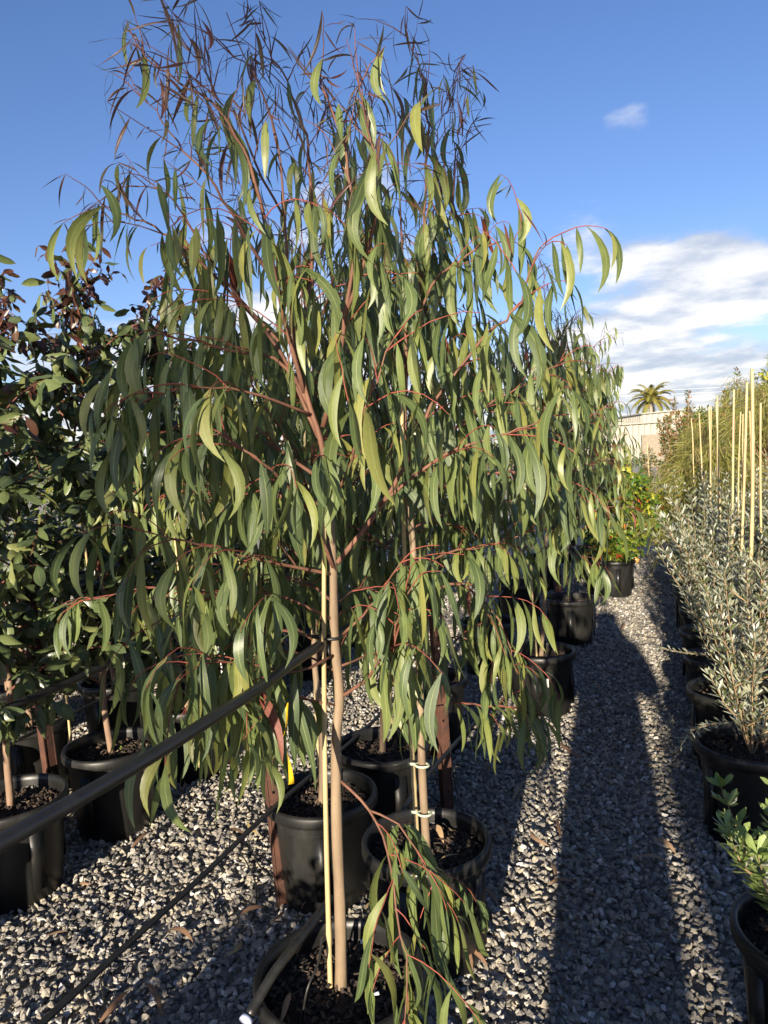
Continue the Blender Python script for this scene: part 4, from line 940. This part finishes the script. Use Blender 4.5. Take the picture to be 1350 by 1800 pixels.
# ------------------------------------------------------------------ buildings, palm and power lines far away
def block(px0, px1, pyt, D, zb, depth):
    a = at_d(px0, pyt, D); b_ = at_d(px1, pyt, D); return a, b_
def ribbed_wall(p0, p1, h0, h1, z0, pitch=.55, depth=.12):
    """corrugated sheet from p0 to p1 whose top runs from h0 to h1"""
    p0, p1 = np.array(p0[:2]), np.array(p1[:2]); ln = np.linalg.norm(p1-p0); t_ = (p1-p0)/ln; nn = np.array([t_[1], -t_[0]]); n = max(2, int(ln/pitch)*4); V, F = [], []
    for i in range(n+1):
        q = i/n; off = depth if i % 4 in (1, 2) else 0; x, y = p0+t_*ln*q+nn*off; V += [(x, y, z0), (x, y, h0+(h1-h0)*q)]
        if i: F.append((2*i-2, 2*i, 2*i+1, 2*i-1))
    return V, F
def shed(label, pxl, pxr, pyl, pyr, D, dl=0, dr=0, back=9, roof=True):
    """box shed whose front runs between two pixels of the roofline at its distance"""
    a, b_ = at_d(pxl, pyl, D+dl), at_d(pxr, pyr, D+dr); o = empty('steel_shed', (a[0], a[1], 0), label, 'building')
    t_ = (b_-a)[:2]; t_ = t_/np.linalg.norm(t_); nb = np.array([-t_[1], t_[0]])
    c, d = b_[:2]+nb*back, a[:2]+nb*back; og = np.array([a[0], a[1], 0])
    for p, q, h0, h1 in ((a, b_, a[2], b_[2]), (b_, c, b_[2], b_[2]), (c, d, b_[2], a[2]), (d, a, a[2], a[2])):
        V, F = ribbed_wall(p, q, h0, h1, 0); m_ = MB(); m_.add(np.array(V)-og, F); m_.build('wall', 'white_steel', o, smooth_=False)
    m_ = MB(); e = .25
    R4 = [(*(a[:2]-t_*e-nb*e), a[2]+.03), (*(b_[:2]+t_*e-nb*e), b_[2]+.03), (*(c+t_*e+nb*e), b_[2]+.03), (*(d-t_*e+nb*e), a[2]+.03)]
    V = [np.array(v)-og for v in R4]+[np.array(v)-og+np.array([0, 0, .12]) for v in R4]
    m_.add(V, [(0, 3, 2, 1), (4, 5, 6, 7), (0, 1, 5, 4), (1, 2, 6, 5), (2, 3, 7, 6), (3, 0, 4, 7)]); m_.build('roof', 'grey_roof', o, smooth_=False)
    g = MB(); p0, p1 = np.array(R4[0])-og, np.array(R4[1])-og; nn = np.array([*(-nb*.06), .06]); g.tube([p0+nn, p1+nn], .07, 6); g.build('gutter', 'white_steel', o, smooth_=False)
    return o
shed('tall white ribbed-steel shed in front of the palm', 1129, 1213, 729, 721, 74)
shed('lower white ribbed-steel shed wing beside the tall shed', 1040, 1169, 752, 743, 68, back=4)
shed('white steel shed with a pitched edge further left beyond the gums', 1000, 1098, 735, 742, 80)
a, b_ = at_d(1133, 770, 45), at_d(1212, 765, 45)
w = MB(); t_ = (b_-a)/np.linalg.norm(b_-a); L_ = np.linalg.norm((b_-a)[:2])
cw = empty('block_wall', (a[0], a[1], 0), 'low cream block wall before the white sheds', 'wall')
ang = math.atan2(b_[1]-a[1], b_[0]-a[0]); bw, bh = .4, .2
bm_ = MB(); bm_.box((0, 0, 0), (bw-.012, .19, bh-.012)); bme = bm_.mesh('block', 'cream_block', False)
cw.rotation_euler.z = ang
nrow = int(a[2]/bh)+1
for j in range(nrow):
    for i in range(int(L_/bw)+1): link('block', bme, cw, ((i+.5*(j % 2))*bw, 0, (j+.5)*bh))
mo = MB(); mo.box((L_/2, 0, nrow*bh/2), (L_+bw*.9, .17, nrow*bh-.02)); mo.build('mortar', 'cream_block', cw)
# brick building seen right of the sheds
a, b_ = at_d(1216, 727, 82), at_d(1229, 730, 82); hb = a[2]
bo = empty('brick_building', (a[0], a[1], 0), 'brown building corner just right of the white sheds', 'building'); m_ = MB(); m_.box((1.0, 4, hb/2), (2.2, 8, hb)); m_.build('wall', 'brick_brown', bo, smooth_=False)
m_ = MB(); m_.box((1.0, 4, hb+.12), (2.6, 8.4, .2)); m_.build('roof', 'dark_trim', bo, smooth_=False)
# palm
def palm(px, py_c, D, label):
    c = at_d(px, py_c, D); o = empty('palm_tree', (c[0], c[1], 0), label, 'tree'); H_ = c[2]
    tb = MB(); P = np.array([(0, 0, H_*i/14) for i in range(15)]); tb.tube(P, .26*(1+.10*(np.arange(15) % 2))*np.linspace(1.15, .85, 15), 12); tb.build('trunk', 'palm_trunk', o)
    cr = MB(); cr.tube([(0, 0, H_-.1), (0, 0, H_+.35), (0, 0, H_+.8)], [.26, .36, .1], 12); cr.build('crown_shaft', 'palm_trunk', o)
    for k in range(34):
        az = k*2.4; el = R(80-105*(k/34)+rng.normal(0, 6)); ln = rng.uniform(2.9, 3.7); P = [np.array([0, 0, H_+.45])]; e = el
        for i in range(9): e -= R(13)*(i/9+.35); P.append(P[-1]+ln/9*np.array([math.cos(az)*math.cos(e), math.sin(az)*math.cos(e), math.sin(e)]))
        P = spline(P, 20); f = MB(); f.tube(P, np.linspace(.035, .008, 20), 4); sd = np.array([-math.sin(az), math.cos(az), 0])
        for i in range(2, 20):
            for s_ in (-1, 1):
                for h_ in (0, .5):
                    p = P[i-1]+(P[i]-P[i-1])*h_; tv = P[i]-P[i-1]; tv /= np.linalg.norm(tv); l_ = .75*math.sin(math.pi*(.12+.86*i/20))*rng.uniform(.8, 1.1)
                    tip = p+sd*s_*l_*.72+tv*l_*.5+np.array([0, 0, -l_*rng.uniform(.25, .55)]); f.add([p-tv*.07, p+tv*.07, tip], [(0, 1, 2)], 0, rng.random())
        f.build('frond', 'palm_leaflet', o)
palm(1144, 708, 92, 'feathery palm rising behind the white sheds')
# power lines
for k, (y0, y1) in enumerate([(690, 670), (694, 681), (731, 712)]):
    a, b_ = at_d(900, y0+ (6 if k < 2 else 8), 100), at_d(1500, y1-8, 100); P = np.linspace(a, b_, 30); P[:, 2] -= 1.2*np.sin(np.linspace(0, math.pi, 30))*.35
    m_ = MB(); m_.tube(P-P[0], .022, 4); tag(m_.build('power_line', 'wire', None, tuple(P[0])), 'pale overhead power line across the cloudy sky behind the palm', 'power line', 'overhead power lines')
# ------------------------------------------------------------------ far trees
def far_tree(name, label, x, y, h, rad, n, seed, mats_=('far_tree_leaf',), wts=(1.0,), group=None, leaf=(.18, .34), z_low=.25, tr=.035):
    global rng
    keep = rng; rng = np.random.default_rng(seed)
    o = empty(name, (x, y, 0), label, 'tree', group); tb = MB(); tb.tube(spline([(0, 0, -.1), (.1, 0, h*.3), (-.05, .1, h*.75)], 10), np.linspace(tr*h, tr*.34*h, 10), 8); tb.build('trunk', 'palm_trunk', o)
    LV = Leaves(); cl = []
    for _ in range(26):
        a = rng.uniform(0, 6.28); q = rng.uniform(z_low, .97); rr = rad*math.sqrt(rng.random())*math.sin(math.pi*min(.95, .1+q*.9))**.5; cl.append((rr*math.cos(a), rr*math.sin(a), h*q, rad*rng.uniform(.22, .42)))
    br = MB()
    for c in cl:
        br.tube(spline([(0, 0, c[2]*.55), (c[0]*.5, c[1]*.5, c[2]*.8), c[:3]], 6), np.linspace(tr*.34*h, tr*.09*h, 6), 4, cap=False)
        for _ in range(n//26):
            v = rng.normal(0, 1, 3); v /= np.linalg.norm(v); v *= c[3]*rng.random()**.4; p = np.array(c[:3])+v*np.array([1, 1, .75]); l_ = rng.uniform(*leaf)
            LV.add(p+np.array([x, y, 0]), leaf_rot(rng.uniform(0, 6.28), R(rng.normal(75, 45)), rng.uniform(0, 6)), l_, l_*.24, DIAMOND[rng.integers(4)], mats_[rng.choice(len(mats_), p=wts)])
    br.build('limbs', 'palm_trunk', o); LV.emit(o, np.array([x, y, 0.]), 0, 'crown'); rng = keep
pr = at_d(1352, 770, 24)
far_tree('leafy_tree', 'tall yellow-green tree at the far end of the right bed', pr[0]+.75, pr[1], 4.3, 1.5, 4200, 301, ('shrub_yellow_leaf', 'far_tree_leaf'), (.55, .45), leaf=(.12, .22))
pr = at_d(1350, 770, 48)
far_tree('dark_tree', 'dark rounded tree behind the yellow-green tree', pr[0]+1.9, pr[1], 6.4, 3.0, 3600, 302, ('far_tree_leaf',), (1.,), leaf=(.2, .4))
for k, (px, D, h) in enumerate([(1250, 58, 3.6), (1290, 62, 4.0), (1322, 55, 3.8), (735, 40, 3.0), (760, 46, 3.0), (640, 60, 3.2), (560, 58, 2.6), (460, 62, 2.8), (380, 60, 2.6), (300, 62, 2.9), (200, 60, 2.6), (100, 58, 2.8), (-20, 60, 2.8), (820, 60, 2.8), (900, 62, 2.6), (980, 60, 2.8)]):
    p = at_d(px, 790, D); far_tree('distant_tree', 'low olive-green tree on the far horizon behind the nursery beds', p[0], p[1], h, 2.6, 1500, 310+k, ('far_tree_leaf', 'shrub_yellow_leaf'), (.8, .2), 'trees on the far horizon', leaf=(.25, .45), z_low=.1)
# bare twiggy tree above the right bed
# ------------------------------------------------------------------ what stands beside and behind the viewer and throws the shadows
def person():
    o = None
    off = sun_dir*.30
    hx, hy, hz = off[0], off[1], CAM_H+off[2]-.02
    me = bpy.data.meshes.new('person'); 
    V = dict(pelvis=(0, 0, .95), waist=(0, .0, 1.10), chest=(0, 0, 1.30), neck0=(0, 0, 1.46), neck=(0, .01, 1.53), head=(0, .02, 1.62), crown=(0, .01, 1.72),
             shl=(-.19, 0, 1.40), ell=(-.25, .10, 1.16), wrl=(-.09, .26, 1.47), hal=(-.05, .31, 1.55), shr=(.19, 0, 1.40), elr=(.26, .10, 1.16), wrr=(.09, .26, 1.47), har=(.05, .31, 1.55),
             hil=(-.10, 0, .90), knl=(-.095, .02, .50), anl=(-.10, 0, .09), tol=(-.12, .16, .045), hir=(.10, 0, .90), knr=(.095, .02, .50), anr=(.10, 0, .09), tor=(.12, .16, .045))
    rad = dict(pelvis=(.2, .14), waist=(.2, .14), chest=(.21, .14), neck0=(.09, .08), neck=(.06, .065), head=(.125, .13), crown=(.12, .12), shl=(.11, .1), ell=(.085, .08), wrl=(.045, .045), hal=(.035, .04), shr=(.11, .1), elr=(.085, .08), wrr=(.045, .045), har=(.035, .04),
               hil=(.13, .13), knl=(.115, .105), anl=(.105, .1), tol=(.045, .035), hir=(.13, .13), knr=(.115, .105), anr=(.105, .1), tor=(.045, .035))
    E_ = [('pelvis', 'waist'), ('waist', 'chest'), ('chest', 'neck0'), ('neck0', 'neck'), ('neck', 'head'), ('head', 'crown'), ('chest', 'shl'), ('shl', 'ell'), ('ell', 'wrl'), ('wrl', 'hal'), ('chest', 'shr'), ('shr', 'elr'), ('elr', 'wrr'), ('wrr', 'har'), ('pelvis', 'hil'), ('hil', 'knl'), ('knl', 'anl'), ('anl', 'tol'), ('pelvis', 'hir'), ('hir', 'knr'), ('knr', 'anr'), ('anr', 'tor')]
    nm = list(V); dz = hz-1.64
    me.from_pydata([(V[k][0], V[k][1], V[k][2]+dz*(V[k][2]/1.64)) for k in nm], [(nm.index(a), nm.index(b_)) for a, b_ in E_], [])
    me.materials.append(MATS['jacket_cloth'])
    o = link('person', me, None, (hx, hy-.02, 0)); md = o.modifiers.new('skin', 'SKIN'); md.use_smooth_shade = True
    for i, k in enumerate(nm):
        me.skin_vertices[0].data[i].radius = rad[k]; me.skin_vertices[0].data[i].use_root = (k == 'pelvis')
    o.modifiers.new('sub', 'SUBSURF').levels = 2; o.modifiers['sub'].render_levels = 2
    tag(o, 'standing person in dark jacket holding a phone up, seen as the long shadow', 'person')
    ph = MB(); ph.box((0, 0, 0), (.075, .009, .15)); tag(ph.build('phone', 'dark_trim', None, (hx, hy+.285, hz-.10), False), 'phone held up in both hands by the photographer', 'phone')
person()
# the banksia bed runs on beside the viewer
for k, (x, y, h) in enumerate([(.46, .95, .82), (.44, .2, 1.0), (.52, -.7, 1.1), (.58, -1.6, 1.15)]):
    pot(x, y, 'black pot of the banksia bed beside the viewer', 'pots beside the viewer', chips=False)
    banksia('banksia of the right bed beside the viewer', x, y, h, 401+k, 9, .26, 'banksias beside the viewer', 0, lscale=1.5)
# the gum bed runs on with low pots
for k, (x, y) in enumerate([(-1.05, .25), (-.72, -.25), (-1.2, -.5)]):
    pot(x, y, 'black pot of a small seedling beside the viewer', 'seedling pots beside the viewer', chips=False)
    shrub('seedling', 'small leafy seedling in a pot beside the viewer', x, y, .32, .2, 240, SPINDLE, ['shrub_green_leaf'], [1.], (.05, .09), .2, 440+k, tilt=(90, 30), stems=5, group='seedlings beside the viewer')
far_tree('added_shade_gum', 'unseen tall gum with an open crown, added far behind the viewer for shade', -.35, -9.0, 6.7, .95, 1500, 450, ('gum_leaf',), (1.,), leaf=(.14, .22), z_low=.73, tr=.006)  # unseen tree, added and shaped to shade the upper crowns of the near gums
print('objects', len(bpy.data.objects))
